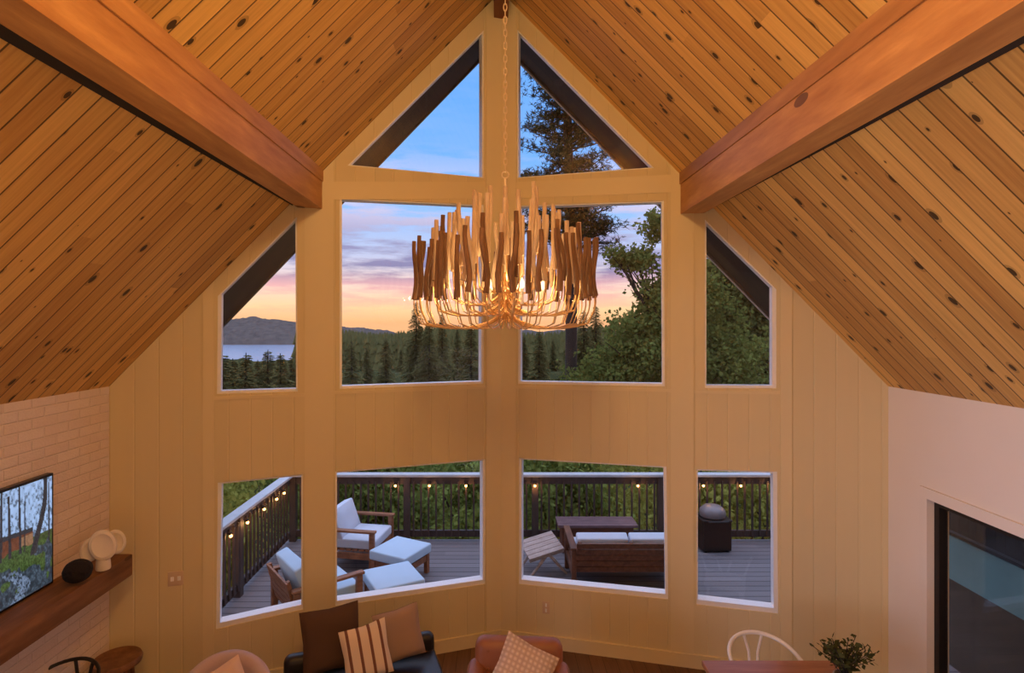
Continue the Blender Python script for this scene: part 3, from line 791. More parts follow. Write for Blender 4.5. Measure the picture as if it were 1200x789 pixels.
# dining table
tz = .75; tp = at_z(822, 774, tz)
tx0, tx1, ty1, ty0 = tp.x, tp.x + 1.02, tp.y, tp.y - 1.6
e = empty('dining_table', ((tx0 + tx1) / 2, (ty0 + ty1) / 2, 0), 0, 'reddish-brown wooden dining table at the bottom right', 'table')
w_, l_ = tx1 - tx0, ty1 - ty0
MB().rbox((0, 0, tz - .02), (w_, l_, .04), .006, 2).build('tabletop', M['table'], e)
MB().box((0, 0, tz - .085), (w_ - .16, l_ - .16, .09)).build('apron', M['table'], e)
for sx in (-1, 1):
    for sy in (-1, 1): MB().rbox((sx * (w_ / 2 - .09), sy * (l_ / 2 - .09), (tz - .04) / 2), (.07, .07, tz - .04), .008, 2).build('leg', M['table'], e)
# leafy plant in a small pot on the table
pp = Vector((2.40, 3.93, tz))
e = empty('potted_plant', pp, 0, 'small bushy houseplant in a stone pot on the dining table', 'plant')
MB().lathe([(.05, 0), (.065, .03), (.075, .09), (.07, .12), (.06, .125), (.058, .10), (.001, .10)], 24).build('pot', M['terracotta'], e, True)
lm, sm_ = MB(), MB(); rs = random.Random(5)
for i in range(34):
    a, h, rr = rs.uniform(0, 6.28), rs.uniform(.12, .30), rs.uniform(.03, .21)
    q = [Vector((0, 0, .10)), Vector((rr * .4 * math.cos(a), rr * .4 * math.sin(a), .10 + h * .6)), Vector((rr * math.cos(a), rr * math.sin(a), .10 + h))]
    sm_.tube(q, .0025, 5)
    for j in range(9):
        t = .35 + .65 * j / 8; p = q[0].lerp(q[1], t * 2) if t < .5 else q[1].lerp(q[2], t * 2 - 1)
        d = Vector((rs.gauss(0, 1), rs.gauss(0, 1), rs.gauss(.3, .7))).normalized(); sd = d.cross(Vector((rs.gauss(0, 1), rs.gauss(0, 1), rs.gauss(0, 1)))).normalized()
        L = rs.uniform(.03, .055)
        lm.add([p, p + d * L * .5 + sd * L * .32, p + d * L, p + d * L * .5 - sd * L * .32], [(0, 1, 2, 3)])
sm_.build('stems', M['bark'], e, True); lm.build('leaves', M['houseplant'], e, fix=False)

# ------------------------------------------------------------------ the deck
DX0, DX1, DY1 = -3.32, 7.2, 9.02
DXM = 4.55
RX, RY = -3.25, 8.957
dk = MB()
dk.box(((DX0 + DXM) / 2, (4.3 + DY1) / 2, DZ - .03), (DXM - DX0, DY1 - 4.3, .06))
structure(dk.build('deck_floor', M['deck'], uvf=lambda c: (c.x, c.y)))
structure(MB().box(((DX0 + DX1) / 2, DY1 - .02, DZ - .2), (DX1 - DX0, .05, .28)).build('deck_fascia', M['rail_dark']))
def railing(label, p0, p1, posts, bal):
    p0, p1 = Vector(p0), Vector(p1); L = (p1 - p0).length; ang = math.atan2(p1.y - p0.y, p1.x - p0.x)
    e = empty('deck_railing', (p0.x, p0.y, DZ), ang, label, 'railing')
    zc = 1.0 + .06
    MB().rbox((L / 2, 0, zc - .02), (L, .15, .04), .005, 1).build('top_cap', M['rail_cap'], e)
    MB().box((L / 2, 0, zc - .10), (L, .045, .12)).build('upper_rail', M['rail_dark'], e)
    MB().box((L / 2, 0, .12), (L, .045, .10)).build('lower_rail', M['rail_dark'], e)
    for x in posts: MB().box((x, 0, (zc - .04) / 2), (.10, .10, zc - .04)).build('post', M['rail_dark'], e)
    src = None; nb = int(L / bal)
    for i in range(nb):
        x = bal * (i + .5)
        if src is None: src = MB().box((0, -.035, .52), (.026, .024, .86)).build('baluster', M['rail_dark'], e); src.location.x = x
        else:
            c = src.copy(); C.objects.link(c); c.parent = e; c.location.x = x
    return e
railing('dark wooden deck railing with pale cap across the far edge of the deck', (RX, RY, 0), (DX1 - .1, RY, 0), [.05] + [(px - CX) / F * RY - RX for px in (477, 627, 774, 921, 1068)], .118)
railing('dark wooden deck railing with pale cap running out from the house on the left', (RX, 5.25, 0), (RX, RY - .08, 0), [.06, 1.9], .118)
# small lamps under the railing caps
ld = []
def rail_lamp(p, face, label):
    e = empty('rail_lamp', p, face, label, 'lamp', 'amber lamps along the deck railing')
    MB().rbox((0, 0, .018), (.04, .05, .03), .006, 2).build('housing', M['dark_metal'], e)
    MB().ball((.012, 0, -.012), .019, 12, 8).build('bulb', M['railbulb'], e, True)
    ld.append(Vector(p) + Vector((math.cos(face) * .05, math.sin(face) * .05, -.03)))
zl = DZ + 1.0 - .10
ORD = ['first', 'second', 'third', 'fourth', 'fifth', 'sixth', 'seventh', 'eighth', 'ninth', 'tenth']
for i, (px, py) in enumerate([(463, 566), (503, 566), (546, 566), (627, 565), (748, 563), (825, 559), (869, 558), (906, 557)]):
    rail_lamp(((px - CX) / F * (RY - .1), RY - .065, zl), R(-90), 'amber lamp under the far deck railing, %s from the left' % ORD[i])
for i, px in enumerate([263, 283, 303, 318, 327]):
    Y = RX / ((px - CX) / F); rail_lamp((RX + .065, Y, zl), 0, 'amber lamp under the left deck railing, %s from the house' % ORD[i])

def teak_seat(name, loc, rz, W, label, cat, wood, nback, cushion, arm_h=.56, back_h=.64):
    """faces local +x"""
    e = empty(name, loc, rz, label, cat); dpt = .80
    for sx in (-1, 1):
        for sy in (-1, 1):
            x = sx * (dpt / 2 - .04); y = sy * (W / 2 - .035)
            MB().rbox((x, y, arm_h / 2 - .01), (.07, .06, arm_h - .02), .006, 1).build('leg', wood, e)
    for sy in (-1, 1):
        MB().rbox((0.0, sy * (W / 2 - .035), arm_h), (dpt + .03, .085, .032), .008, 2).build('arm', wood, e)
        MB().box((0, sy * (W / 2 - .035), .22), (dpt - .12, .04, .08)).build('side_rail', wood, e)
    MB().box((dpt / 2 - .04, 0, .24), (.04, W - .1, .09)).build('front_rail', wood, e)
    sm = MB()
    for k in range(7): sm.box((-.28 + k * .095, 0, .285), (.075, W - .1, .02))
    sm.build('seat_slats', wood, e)
    tilt = Matrix.Rotation(R(-14), 3, 'Y'); bs = MB(); org = Vector((-dpt / 2 + .05, 0, .25))
    nb_ = 5; hh = (back_h - .22) / nb_
    for k in range(nb_):
        c = org + tilt @ Vector((0, 0, hh * (k + .5))); bs.box(c, (.022, W - .12, hh - .014), tilt)
    bs.build('back_slats', wood, e)
    for y in ([-1, 1] if W < 1.1 else [-1, 0, 1]):
        c = org + tilt @ Vector((.022, 0, (back_h - .22) / 2)); MB().box((c.x, y * (W / 2 - .10), c.z), (.03, .05, back_h - .22), tilt).build('back_stile', wood, e)
    wc = (W - .14) / nback
    for k in range(nback):
        y = -(W - .14) / 2 + wc * (k + .5)
        MB().rbox((.06, y, .36), (.66, wc - .012, .13), .04, 4, puff=.02).build('seat_cushion', cushion, e, True)
        rot = Matrix.Rotation(R(90 - 20), 3, 'Y')
        MB().rbox((-.225, y, .575 if W < 1.1 else .53), (.44 if W < 1.1 else .34, wc - .02, .15), .06, 4, rot=rot, puff=.03).build('back_cushion', cushion, e, True)
    return e
teak_seat('deck_armchair', (-2.00, 8.22, DZ), R(-10), .80, 'teak deck armchair with pale cushions facing right, near the far railing', 'armchair', M['teak'], 1, M['white_cushion'])
teak_seat('deck_armchair', (-2.09, 6.60, DZ), R(39), .80, 'teak deck armchair close to the house, its slatted back to the left railing', 'armchair', M['teak'], 1, M['blue_cushion'])
teak_seat('deck_loveseat', (1.70, 7.62, DZ), R(90), 1.50, 'two-seat teak loveseat with its slatted back to the window', 'sofa', M['teak_dark'], 2, M['white_cushion'])
def ottoman(loc, rz, label):
    e = empty('deck_ottoman', loc, rz, label, 'ottoman', 'padded ottomans on the deck'); W = .60
    for sx in (-1, 1):
        for sy in (-1, 1): MB().rbox((sx * .25, sy * .25, .13), (.06, .06, .26), .005, 1).build('leg', M['teak'], e)
        MB().box((sx * .25, 0, .21), (.035, .46, .08)).build('side_rail', M['teak'], e); MB().box((0, sx * .25, .21), (.46, .035, .08)).build('end_rail', M['teak'], e)
    s = MB()
    for k in range(5): s.box((-.2 + k * .1, 0, .262), (.08, .54, .018))
    s.build('top_slats', M['teak'], e)
    MB().rbox((0, 0, .335), (W, W, .125), .04, 4, puff=.02).build('cushion', M['blue_cushion'], e, True)
ottoman((-1.30, 7.72, DZ), R(-28), 'teak ottoman with a pale blue pad, in front of the far deck armchair')
ottoman((-1.25, 6.87, DZ), R(28), 'teak ottoman with a pale blue pad, nearest the window by the near deck armchair')
# low plank table by the far railing
e = empty('fire_table', (1.50, 8.60, DZ), 0, 'long low dark plank table between the loveseat and far railing', 'table')
t_ = MB()
for k in range(4): t_.box((0, -.15 + k * .10, .42), (1.18, .095, .035))
t_.build('tabletop', M['plum'], e)
MB().box((0, 0, .21), (1.06, .32, .37)).build('body', M['teak_dark'], e)
MB().box((0, 0, .015), (.98, .34, .03)).build('plinth', M['black_metal'], e)
# sloping slatted seat at the left of the loveseat
q = at_z(634, 640, DZ + .33)
e = empty('slatted_lounge_seat', (q.x, q.y, DZ), R(14), 'small sloping slatted wooden seat left of the loveseat', 'chair')
rot = Matrix.Rotation(R(-12), 3, 'Y') @ Matrix.Rotation(R(8), 3, 'X'); s = MB()
for k in range(5): s.box(rot @ Vector((0, -.20 + k * .10, 0)) + Vector((0, 0, .34)), (.50, .09, .022), rot)
s.build('seat_slats', M['weathered'], e)
for sy in (-1, 1):
    MB().box(rot @ Vector((0, sy * .2, -.035)) + Vector((0, 0, .34)), (.50, .035, .05), rot).build('side_rail', M['weathered'], e)
    MB().tube([(.02, sy * .2, .31), (.30, sy * .2, 0)], .02, 6).build('leg', M['weathered'], e)
    MB().tube([(.04, sy * .2, .31), (-.22, sy * .2, 0)], .02, 6).build('leg', M['weathered'], e)
# dark covered grill by the railing
q = at_z(838, 639, DZ)
e = empty('covered_grill', ((836 - CX) / F * 8.62, 8.66, DZ), R(3), 'dark square grill with a round grey domed lid by the far railing', 'grill')
MB().rbox((0, 0, .24), (.44, .36, .44), .02, 3).build('body', M['dark_metal'], e)
MB().rbox((0, 0, .47), (.46, .38, .03), .01, 2).build('shelf', M['dark_metal'], e)
MB().lathe([(.12, .485), (.185, .50), (.195, .54), (.18, .60), (.12, .65), (.03, .668), (.001, .67)], 28).build('cover', M['grey_lid'], e, True)
MB().tube([(-.15, -.18, .47), (-.15, -.225, .475), (.15, -.225, .475), (.15, -.18, .47)], .012, 8).build('handle', M['black_metal'], e)
for sx in (-1, 1):
    for sy in (-1, 1): MB().tube([(sx * .17, sy * .13, .03), (sx * .17, sy * .13, 0)], .03, 10).build('foot', M['black_metal'], e)
# side porch beyond the sliding door
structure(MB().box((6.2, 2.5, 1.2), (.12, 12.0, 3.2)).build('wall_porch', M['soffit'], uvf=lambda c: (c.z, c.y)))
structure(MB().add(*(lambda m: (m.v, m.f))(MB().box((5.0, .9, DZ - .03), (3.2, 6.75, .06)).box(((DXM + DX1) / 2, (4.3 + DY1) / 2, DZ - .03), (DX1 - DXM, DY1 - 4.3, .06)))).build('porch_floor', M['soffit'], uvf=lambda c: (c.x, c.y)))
structure(MB().box((4.95, 1.2, 2.42), (2.7, 9.0, .12)).build('added_porch_shade', M['soffit'], uvf=lambda c: (c.y, c.x)))  # unseen roof, added to keep sky light off the porch
gp = empty('glass_railing', (5.0, 4.2, DZ), 0, 'low teal glass rail panel seen through the sliding glass door', 'railing')
MB().box((0, 0, .855), (.012, 5.2, .48)).build('panel', M['teal_glass'], gp)
for y in (-2.55, -.85, .85, 2.55): MB().box((0, y, .56), (.045, .045, 1.12)).build('post', M['dark_metal'], gp)
MB().box((0, 0, 1.125), (.06, 5.2, .03)).build('hand_rail', M['dark_metal'], gp)

# ------------------------------------------------------------------ land beyond the deck
def ground(x, y):
    """height of the land"""
    d = max(0, y - 9)
    z = -2.6 - 5.5 * (1 - math.exp(-d / 25)) - 13 * (1 - math.exp(-max(0, d - 20) / 130))
    u = x / max(y, 1)
    w = 1 / (1 + math.exp(-(u + .365) * 60))              # ridge on the right, valley to the lake on the left
    z += w * 15.5 * math.exp(-((y - 165) / 75) ** 2) + w * 6 * math.exp(-((y - 60) / 35) ** 2)
    return z + .35 * math.sin(x * .31) * math.cos(y * .23)
nx, ny = 60, 70; v, f = [], []
for j in range(ny + 1):
    y = 4 + 560 * (j / ny) ** 2.2
    for i in range(nx + 1):
        x = (2 * i / nx - 1) * (18 + y * 1.15); v.append((x, y, ground(x, y) if y > 9 else -2.6))
for j in range(ny):
    for i in range(nx): a = j * (nx + 1) + i; f.append((a, a + 1, a + nx + 2, a + nx + 1))
o = MB().add(v, f).build('terrain', M['terrain'], None, True, fix=False); structure(o)
LZ = -20.0
structure(MB().add([(-900, 90, LZ), (500, 90, LZ), (700, 900, LZ), (-1400, 900, LZ)], [(0, 1, 2, 3)]).build('lake', M['lake'], fix=False))
# hill across the lake
v, f = [], []; nx, ny = 260, 30
for j in range(ny + 1):
    for i in range(nx + 1):
        u = -1.0 + 1.5 * i / nx; Y = 590 + 300 * j / ny; t = j / ny
        top = 28 - 10 * ((u + .46) / .2) ** 2 if u > -.46 else 28 - 2 * math.sin((u + .46) * 9)
        top = max(top, 10 + 3 * math.sin(u * 11)) + 1.6 * math.sin(u * 55) + .8 * math.sin(u * 130 + 1)
        v.append((u * Y, Y, LZ - 1 + (top + 1) * min(1, math.sin(t * math.pi) ** .7) + rng.uniform(-1.0, 1.5) * (t > .05)))
for j in range(ny):
    for i in range(nx): a = j * (nx + 1) + i; f.append((a, a + 1, a + nx + 2, a + nx + 1))
structure(MB().add(v, f).build('far_hill', M['hill'], None, False, fix=False))
def near_conifer(seed, h=1.0, n_whorl=58, spread=.19):
    """unit-height fir: trunk mesh and needle mesh"""
    r = random.Random(seed); tr, nd = MB(), MB()
    tr.tube([(0, 0, 0), (.003, 0, .5), (0, .002, .985)], [.017, .010, .002], 7)
    for w in range(n_whorl):
        t = w / n_whorl; z = .10 + .88 * t
        L = spread * (1 - t) ** .85 * r.uniform(.8, 1.15) + .012
        for b in range(r.randint(6, 8)):
            a = r.uniform(0, 6.283); ll = L * r.uniform(.6, 1.1); ca, sa = math.cos(a), math.sin(a)
            m = max(4, int(ll * 60))
            for k in range(m):
                q = (k + .6) / m; x = ll * q; zz = z - .30 * ll * q * (.6 + q) + .10 * ll * q
                base = Vector((x * ca, x * sa, zz))
                for sd in (-1, 1):
                    wd = (.34 * ll * (1 - q * .75) + .012) * r.uniform(.6, 1.2)
                    tip = base + Vector((ca * wd * .7 - sa * sd * wd * .8, sa * wd * .7 + ca * sd * wd * .8, -wd * r.uniform(.1, .6)))
                    e2 = Vector((ca, sa, r.uniform(-.3, .3))) * (.007 + .008 * r.random())
                    nd.add([base - e2, base + e2, tip], [(0, 1, 2)])
    return tr, nd
CON = []
for sd, spd in ((1, .20), (2, .22), (3, .18)):
    tr, nd = near_conifer(sd, spread=spd); CON.append((tr, nd))
con_mesh = {}
def conifer(i, loc, h, label, wid=1.0, group='conifers beyond the deck'):
    k = i % 3
    e = empty('conifer_tree', loc, random.uniform(0, 6.28), label, 'tree', group)
    for nm, mb, mt in (('trunk', CON[k][0], M['bark']), ('foliage', CON[k][1], M['needle'])):
        if (k, nm) not in con_mesh: o = mb.build(nm, mt, e, nm == 'trunk', fix=False); con_mesh[(k, nm)] = o.data
        else: o = bpy.data.objects.new(nm, con_mesh[(k, nm)]); C.objects.link(o); o.parent = e
        o.scale = (h * wid, h * wid, h)
    return e
def tree_at(i, px, top_y, Y, label, wid=1.0, minh=5.0, **k):
    u, vv = UV(px, top_y); x = u * Y; zt = H + vv * Y; zg = ground(x, Y) - .2
    h = max(zt - zg, minh if Y > 20 else 3)
    return conifer(i, (x, Y, zt - h), h, label, wid, **k)
lst = [  # pixel of the tip, distance, words
 (261, 410, 34), (273, 418, 42), (288, 411, 36), (302, 420, 45), (314, 408, 33), (329, 412, 37), (341, 417, 40), (350, 402, 30),
 (412, 398, 44), (430, 405, 36), (452, 395, 48), (470, 408, 40), (488, 352, 32), (503, 372, 38), (518, 366, 46), (536, 384, 36), (552, 378, 44),
 (614, 392, 40), (632, 385, 46), (648, 398, 36), (668, 380, 44), (684, 362, 40), (698, 356, 36), (716, 376, 46), (736, 370, 40), (756, 384, 36)]
wn = [('the far left window', 8), ('the big left window', 9), ('the big right window', 9)]
idx = 0
for wname, cnt in wn:
    for j in range(cnt):
        px, ty, _ = lst[idx]; Y = [24, 42, 31, 60, 50, 36, 46, 55][idx % 8] if px not in (662,) else 13.9
        tree_at(idx, px, ty, Y, '%s fir from the left of those seen through %s above' % (ORD[j], wname) if 'far' not in wname else 'fir before the lake, %s from the left through %s' % (ORD[j], wname), 1.5 if 'far' in wname else 1.2)
        idx += 1
# the wooded ridge further out: nobody could count it
fm = MB(); r = random.Random(21); cnt = 0
while cnt < 5200:
    Y = 70 + 170 * r.random() ** .8; u = r.uniform(-.62, .62); x = u * Y
    if u < -.35 and Y > 120 and r.random() < .93: continue
    z0 = ground(x, Y)
    if z0 < LZ: continue
    h = r.uniform(6, 10.5) * (.75 if Y < 70 else 1)
    lim = H - (6 + 4 * math.sin(u * 23) + r.uniform(0, 10)) / F * Y
    if u < -.35: lim = H - 45 / F * Y
    if z0 + h > lim: h = lim - z0
    if h < 2.5: continue
    w = h * r.uniform(.13, .20)
    k = 5
    for lvl in range(4):
        zb_l = z0 + h * (.05 + .22 * lvl); zt_l = z0 + h * min(1, .48 + .18 * lvl); rad = w * (1 - .21 * lvl)
        ph = r.random() * 6
        vs = [(x + rad * math.cos(ph + 6.283 * q / k) * r.uniform(.7, 1.3), Y + rad * math.sin(ph + 6.283 * q / k) * r.uniform(.7, 1.3), zb_l + r.uniform(-.3, .3)) for q in range(k)] + [(x, Y, zt_l)]
        fm.add(vs, [(q, (q + 1) % k, k) for q in range(k)])
    cnt += 1
o = fm.build('forest', M['needle'], None, False, fix=False); tag(o, 'distant wooded ridge of small conifers behind the nearer trees', 'forest', kind='stuff')

def crown(seed, blobs, n, ls, spread=.075):
    """leaf cards along branchlets that fan out of each lobe"""
    g = np.random.default_rng(seed); mb = MB(); V, Fc = [], []
    for (cx, cy, cz, rx_, ry_, rz_), frac in blobs:
        m = int(n * frac); nb = max(8, m // 34)
        d = g.normal(size=(nb, 3)); d /= np.linalg.norm(d, axis=1)[:, None]
        st = g.normal(size=(nb, 3)) * .30; en = st + d * (.55 + .75 * g.random((nb, 1)) ** .7)
        pick = g.integers(0, nb, m); t = g.random((m, 1)) ** .7
        sag = np.zeros((m, 3)); sag[:, 2] = -.18 * t[:, 0] ** 2
        p = (st[pick] * (1 - t) + en[pick] * t + sag) * np.array([rx_, ry_, rz_]) + np.array([cx, cy, cz]) + g.normal(size=(m, 3)) * spread
        ax = g.normal(size=(m, 3)); ax /= np.linalg.norm(ax, axis=1)[:, None]
        b = np.cross(ax, g.normal(size=(m, 3))); b /= np.linalg.norm(b, axis=1)[:, None]
        L = ls * (.6 + .8 * g.random((m, 1)))
        o = len(V)
        pts = np.stack([p, p + ax * L * .5 + b * L * .36, p + ax * L, p + ax * L * .5 - b * L * .36], 1).reshape(-1, 3)
        V.extend(map(tuple, pts)); Fc.extend((o + 4 * q, o + 4 * q + 1, o + 4 * q + 2, o + 4 * q + 3) for q in range(m))
    mb.v, mb.f = V, Fc; return mb
def broadleaf(name, loc, blobs, n, ls, mat, label, trunk_to, seed, cat='tree', group=None, limbs=True, rz=0.0):
    e = empty(name, loc, rz, label, cat, group)
    crown(seed, blobs, n, ls).build('foliage', mat, e, fix=False)
    t = MB(); r = random.Random(seed)
    zl_ = trunk_to; t.tube([(0, 0, 0), (.05, .03, zl_ * .5), (0, 0, zl_)], [.16, .12, .07], 9)
    for (cx, cy, cz, rx_, ry_, rz_), fr_ in blobs:
        s0 = Vector((0, 0, zl_ * r.uniform(.55, .95))); c = Vector((cx, cy, cz)); t.tube([s0, s0.lerp(c, .5) + Vector((0, 0, .15)), c], [.07, .05, .02], 7)
        for _ in range(4):
            q = c + Vector((r.uniform(-1, 1) * rx_, r.uniform(-1, 1) * ry_, r.uniform(-.8, .8) * rz_)); t.tube([s0.lerp(c, .7), (s0.lerp(c, .7) + q) / 2 + Vector((0, 0, .1)), q], [.035, .022, .008], 5)
    t.build('trunk', M['bark'], e, True); return e
def W(px, py, Y): u, vv = UV(px, py); return Vector((u * Y, Y, H + vv * Y))
# tree at the right: loose crown, through the right-hand windows
Yt = 14.5; base = W(815, 500, Yt); base.z = ground(base.x, Yt) - .1
def L_(px, py, rx_, rz_, dy=0.0): p = W(px, py, Yt) - base; return (p.x, p.y + dy, p.z, rx_, rx_, rz_)
broadleaf('oak_tree', base, [(L_(775, 345, .55, .55), .07), (L_(745, 305, .38, .30), .035), (L_(773, 262, .30, .42), .03), (L_(722, 300, .22, .18), .014), (L_(760, 385, .8, .6), .14), (L_(735, 425, .9, .7), .16), (L_(790, 420, 1.0, .9), .16), (L_(700, 455, .8, .6), .1), (L_(820, 345, .7, .8), .08), (L_(850, 420, .9, 1.0), .16)], 42000, .10, M['leaf'], 'green broadleaf tree spilling across the right side of the big right window', 4.6, 31)
Yt = 19.5; base = W(890, 500, Yt); base.z = ground(base.x, Yt) - .1
broadleaf('maple_tree', base, [(L_(885, 400, 1.4, 1.4), .28), (L_(850, 360, 1.0, 1.1), .14), (L_(845, 310, .55, .7), .06), (L_(895, 330, 1.1, 1.1), .14), (L_(860, 445, 1.4, 1.1), .2), (L_(925, 430, 1.3, 1.3), .18)], 44000, .13, M['leaf_dark'], 'dense leafy tree filling the far right window', 6.0, 37)
# great pine over the centre
def pine():
    Y = 17.0; b = W(668, 500, Y); b.z = ground(b.x, Y) - .2
    e = empty('pine_tree', b, 0, 'tall dark pine rising behind the upper right triangular window', 'tree')
    top = W(655, 10, Y).z - b.z; t = MB(); nd = MB(); r = random.Random(17)
    t.tube([(0, 0, 0), (.05, 0, top * .5), (-.10, 0, top * .85), (-.12, 0, top)], [.19, .17, .12, .05], 10)
    zmin = W(668, 285, Y).z - b.z
    k = 0
    for w in range(46):
        q = w / 45; z = zmin + (top - zmin) * q * 1.0
        for bb in range(3):
            a = k * 2.39996 + r.uniform(-.3, .3); k += 1
            L = (1.75 - 1.0 * q) * r.uniform(.55, 1.15)
            if q < .12: L *= .9
            d = Vector((math.cos(a), math.sin(a), 0)); droop = r.uniform(-.25, .12)
            pts = [Vector((-.1, 0, z)) + d * L * s_ + Vector((0, 0, droop * L * s_ + .22 * L * s_ * s_)) for s_ in (0, .35, .7, 1)]
            t.tube(pts, [.035, .025, .016, .006], 5)
            for m in range(int(46 * L) + 8):
                s_ = r.uniform(.22, 1.05); i = min(2, int(s_ * 2.999)); p = pts[0].lerp(pts[3], min(s_, 1.05)) + Vector((r.gauss(0, .16) * s_, r.gauss(0, .16) * s_, r.gauss(.03, .08)))
                for _ in range(7):
                    v_ = Vector((r.gauss(0, 1), r.gauss(0, 1), r.gauss(.25, .8))).normalized() * r.uniform(.10, .19)
                    sd_ = v_.cross(Vector((r.gauss(0, 1), r.gauss(0, 1), r.gauss(0, 1)))).normalized() * .011
                    nd.add([p - sd_, p + sd_, p + v_], [(0, 1, 2)])
    # one long bough reaching right, across the top of the big window
    for (x1, y1), n_ in (((715, 262), 330), ((690, 250), 260), ((720, 285), 120)):
        tip = W(x1, y1, Y) - b; z0 = Vector((0, 0, tip.z - .25)); t.tube([z0, z0.lerp(tip, .5) + Vector((0, 0, .12)), tip], [.06, .04, .012], 6)
        for _ in range(n_):
            s_ = r.random() ** .7; p = z0.lerp(tip, s_) + Vector((r.gauss(0, .16), r.gauss(0, .3), r.gauss(0, .13)))
            for _ in range(7):
                v_ = Vector((r.gauss(0, 1), r.gauss(0, 1), r.gauss(.2, .8))).normalized() * r.uniform(.10, .19)
                sd_ = v_.cross(Vector((r.gauss(0, 1), r.gauss(0, 1), r.gauss(0, 1)))).normalized() * .011
                nd.add([p - sd_, p + sd_, p + v_], [(0, 1, 2)])
    t.build('trunk', M['bark'], e, True, fix=False); nd.build('foliage', M['pine_needle'], e, fix=False)
pine()
# shrubs and young trees just past the railing
def blob_set(seed):
    r = random.Random(seed); out = []
    for i in range(8):
        a = r.uniform(0, 6.28); q = r.uniform(.1, .85); out.append(((q * math.cos(a), q * math.sin(a), .9 + i * .2 + r.uniform(-.3, .3), r.uniform(.5, .75), r.uniform(.5, .75), r.uniform(.4, .6)), 1 / 8))
    return out
def clipped(mb, rad):
    keep = [f for f in mb.f if all(math.hypot(mb.v[i][0], mb.v[i][1]) < rad for i in f)]
    o = MB(); o.v, o.f = mb.v, keep; return o
bush_proto = [clipped(crown(50 + i, blob_set(i), 13000, .085), 1.44) for i in range(3)]
bush_mesh = {}
def bush(i, loc, sh, sv, mat, label):
    k = (i % 3, mat)
    e = empty('leafy_shrub', loc, i * 1.3, label, 'shrub', 'shrubs beyond the deck railing')
    if k not in bush_mesh: o = bush_proto[i % 3].build('foliage', M[mat], e, fix=False); bush_mesh[k] = o.data
    else: o = bpy.data.objects.new('foliage', bush_mesh[k]); C.objects.link(o); o.parent = e
    t = MB(); r = random.Random(i)
    for _ in range(5): a = r.uniform(0, 6.28); t.tube([(0, 0, -.4), (.25 * math.cos(a), .25 * math.sin(a), .6), (.7 * math.cos(a), .7 * math.sin(a), 1.5)], [.04, .03, .01], 6)
    t.build('stem', M['bark'], e, True); e.scale = (sh, sh, sv)
rows = [('beyond the left deck railing', [(-8.5, 7.3), (-5.15, 7.1)], 1.14),
        ('just past the far deck railing', [(-5.6, 10.65), (-2.3, 10.6), (1.0, 10.65), (4.3, 10.6), (7.6, 10.7)], 1.14),
        ('in the second row beyond the deck', [(-10.7, 13.6), (-7.3, 13.55), (-4.0, 13.5), (-.7, 13.5), (2.6, 13.45), (7.0, 13.95), (10.3, 13.8)], 1.14),
        ('in the third row beyond the deck', [(-9.0, 16.6), (-5.7, 16.5), (-2.4, 16.4), (5.6, 18.2)], 1.14)]
mats = ['shrub_mid', 'shrub_yellow', 'shrub_dark']; words = ['mid green', 'yellowish green', 'dark green']; i = 0
for row, spots, sh in rows:
    for j, (x, y) in enumerate(spots):
        zt = H - (545 - CY) / F * y + .75 + .2 * math.sin(i * 2.2)
        zg = min(ground(x, y), zt - 2.6); k = (1, 0, 1, 2, 0, 1)[i % 6]; zt -= .45 if x == 7.0 else 0
        bush(i, (x, y, zg), sh, (zt - zg) / 2.75, mats[k], '%s leafy shrub %s, %s from the left' % (words[k], row, ORD[j])); i += 1

# ------------------------------------------------------------------ sky
wd = bpy.data.worlds.new('evening_sky'); bpy.context.scene.world = wd; wd.use_nodes = True
class WT(NT):
    def __init__(s, tree): s.t = tree
t = WT(wd.node_tree); t.t.nodes.clear()
out = t.n('ShaderNodeOutputWorld'); bg = t.n('ShaderNodeBackground')
g = t.coord('Generated'); x, y, z = t.sep(g)
el = t.math('MULTIPLY', z, 1.6, clamp=True)
base = t.ramp(el, [(0.0, (.95, .48, .22)), (.04, (1.0, .64, .34)), (.10, (.92, .67, .56)), (.18, (.54, .58, .80)), (.29, (.30, .52, .92)), (.46, (.15, .42, .95)), (.72, (.14, .38, .92)), (.86, (.8, .95, 1.4)), (1.0, (1.0, 1.2, 1.75))])
cl_c = t.ramp(el, [(0.0, (.85, .40, .25)), (.05, (1.0, .50, .34)), (.10, (.80, .42, .44)), (.145, (.25, .23, .41)), (.22, (.30, .29, .50)), (.32, (.70, .62, .80)), (.55, (.4, .55, .9)), (1.0, (.9, .95, 1.2))])
yy = t.math('MAXIMUM', y, .15)
cv = t.xyz(t.math('MULTIPLY', t.math('DIVIDE', x, yy), 3.4), t.math('MULTIPLY', z, 25.0), .61)
n1 = t.noise(cv, 1.5, 6, .6)
dens = t.ramp(n1, [(.42, (0, 0, 0)), (.56, (1, 1, 1))])
fade = t.ramp(el, [(0.0, (.2, .2, .2)), (.07, (.8, .8, .8)), (.14, (1, 1, 1)), (.34, (.75, .75, .75)), (.48, (.12, .12, .12)), (1, (.1, .1, .1))])
col = t.mix(t.math('MULTIPLY', dens, fade), base, cl_c)
t.t.links.new(col, bg.inputs[0]); bg.inputs[1].default_value = 1.1
t.t.links.new(bg.outputs[0], out.inputs[0])

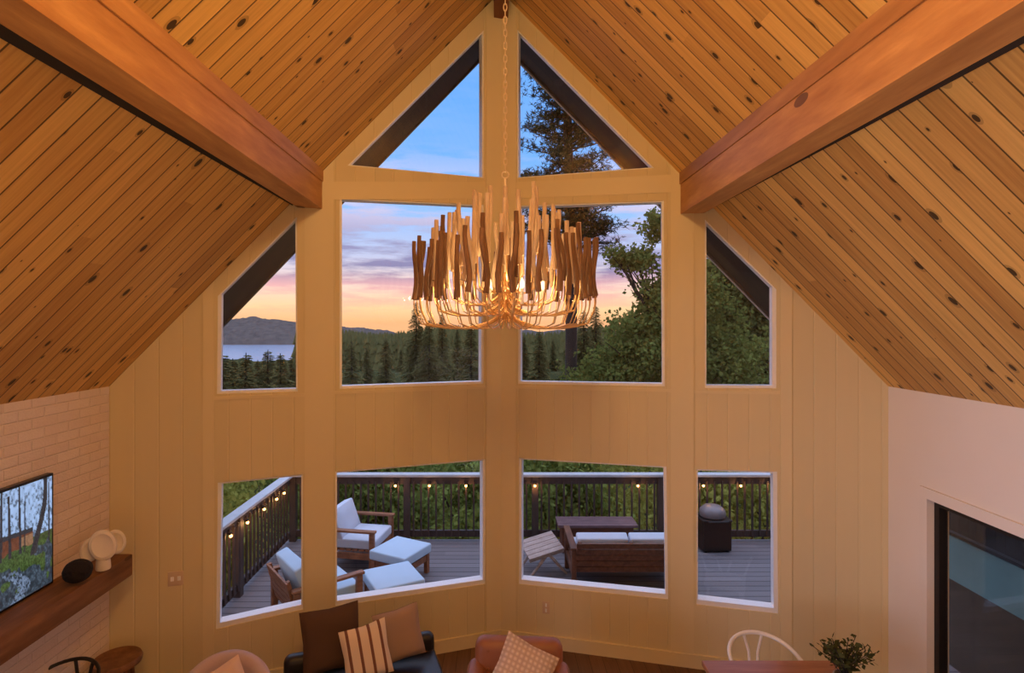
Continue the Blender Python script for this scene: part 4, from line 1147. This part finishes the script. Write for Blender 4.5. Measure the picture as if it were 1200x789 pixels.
# ------------------------------------------------------------------ lamps and added fills
def point(loc, e, col, rad, name='lamp'):
    l = bpy.data.lights.new(name, 'POINT'); l.energy = e; l.color = col; l.shadow_soft_size = rad
    o = bpy.data.objects.new(name, l); C.objects.link(o); o.location = loc; return o
WARM = (1.0, .625, .262)
def area(loc, aim, e, col, sx, sy, name, spread=180):
    l = bpy.data.lights.new(name, 'AREA'); l.energy = e; l.color = col; l.shape = 'RECTANGLE'; l.size = sx; l.size_y = sy; l.spread = R(spread)
    o = bpy.data.objects.new(name, l); C.objects.link(o); o.location = loc
    o.rotation_euler = (Vector(aim) - Vector(loc)).to_track_quat('-Z', 'Y').to_euler(); return o
for p in candles: point(p, 2.7, WARM, .03, 'candle')
point((0, 0, 5.87), 112, WARM, .14, 'ridge_lamp'); point((0, 1.8, 5.56), 58, WARM, .12, 'ridge_lamp')
area((0, -2.0, 1.05), (0, 5.9, 3.2), 8, WARM, 2.0, .5, 'front_wall_fill')  # added warm fill behind the camera, lifts the front walls
area((0, 2.0, .9), (0, 2.0, 5), 17, WARM, 1.4, .5, 'ceiling_fill', 120)  # added fill below the frame, brightens the upper ceiling
area((XL - .35, .15, 1.4), (XR, 1.4, 1.3), 70, (.70, .74, 1.0), 3.3, 2.1, 'daylight_fill', 90)  # added cool fill outside the unseen left opening, tints the right wall
for p in ld: point(p, .9, (1, .5, .17), .02)

# ------------------------------------------------------------------ camera
cam = bpy.data.cameras.new('camera'); co = bpy.data.objects.new('camera', cam); C.objects.link(co)
co.location = (0, 0, H); co.rotation_euler = (R(90), 0, 0)
cam.sensor_fit = 'HORIZONTAL'; cam.sensor_width = 36; cam.lens = 36 * F / 1200
cam.shift_x = (600 - CX) / 1200; cam.shift_y = (CY - 394.5) / 1200
cam.clip_end = 3000; cam.clip_start = .05
sc_ = bpy.context.scene; sc_.camera = co
sc_.view_settings.view_transform = 'Standard'; sc_.view_settings.look = 'None'
sc_.view_settings.gamma = 1; sc_.view_settings.use_curve_mapping = False; sc_.view_settings.exposure = 0.1
sc_.cycles.transparent_max_bounces = 24
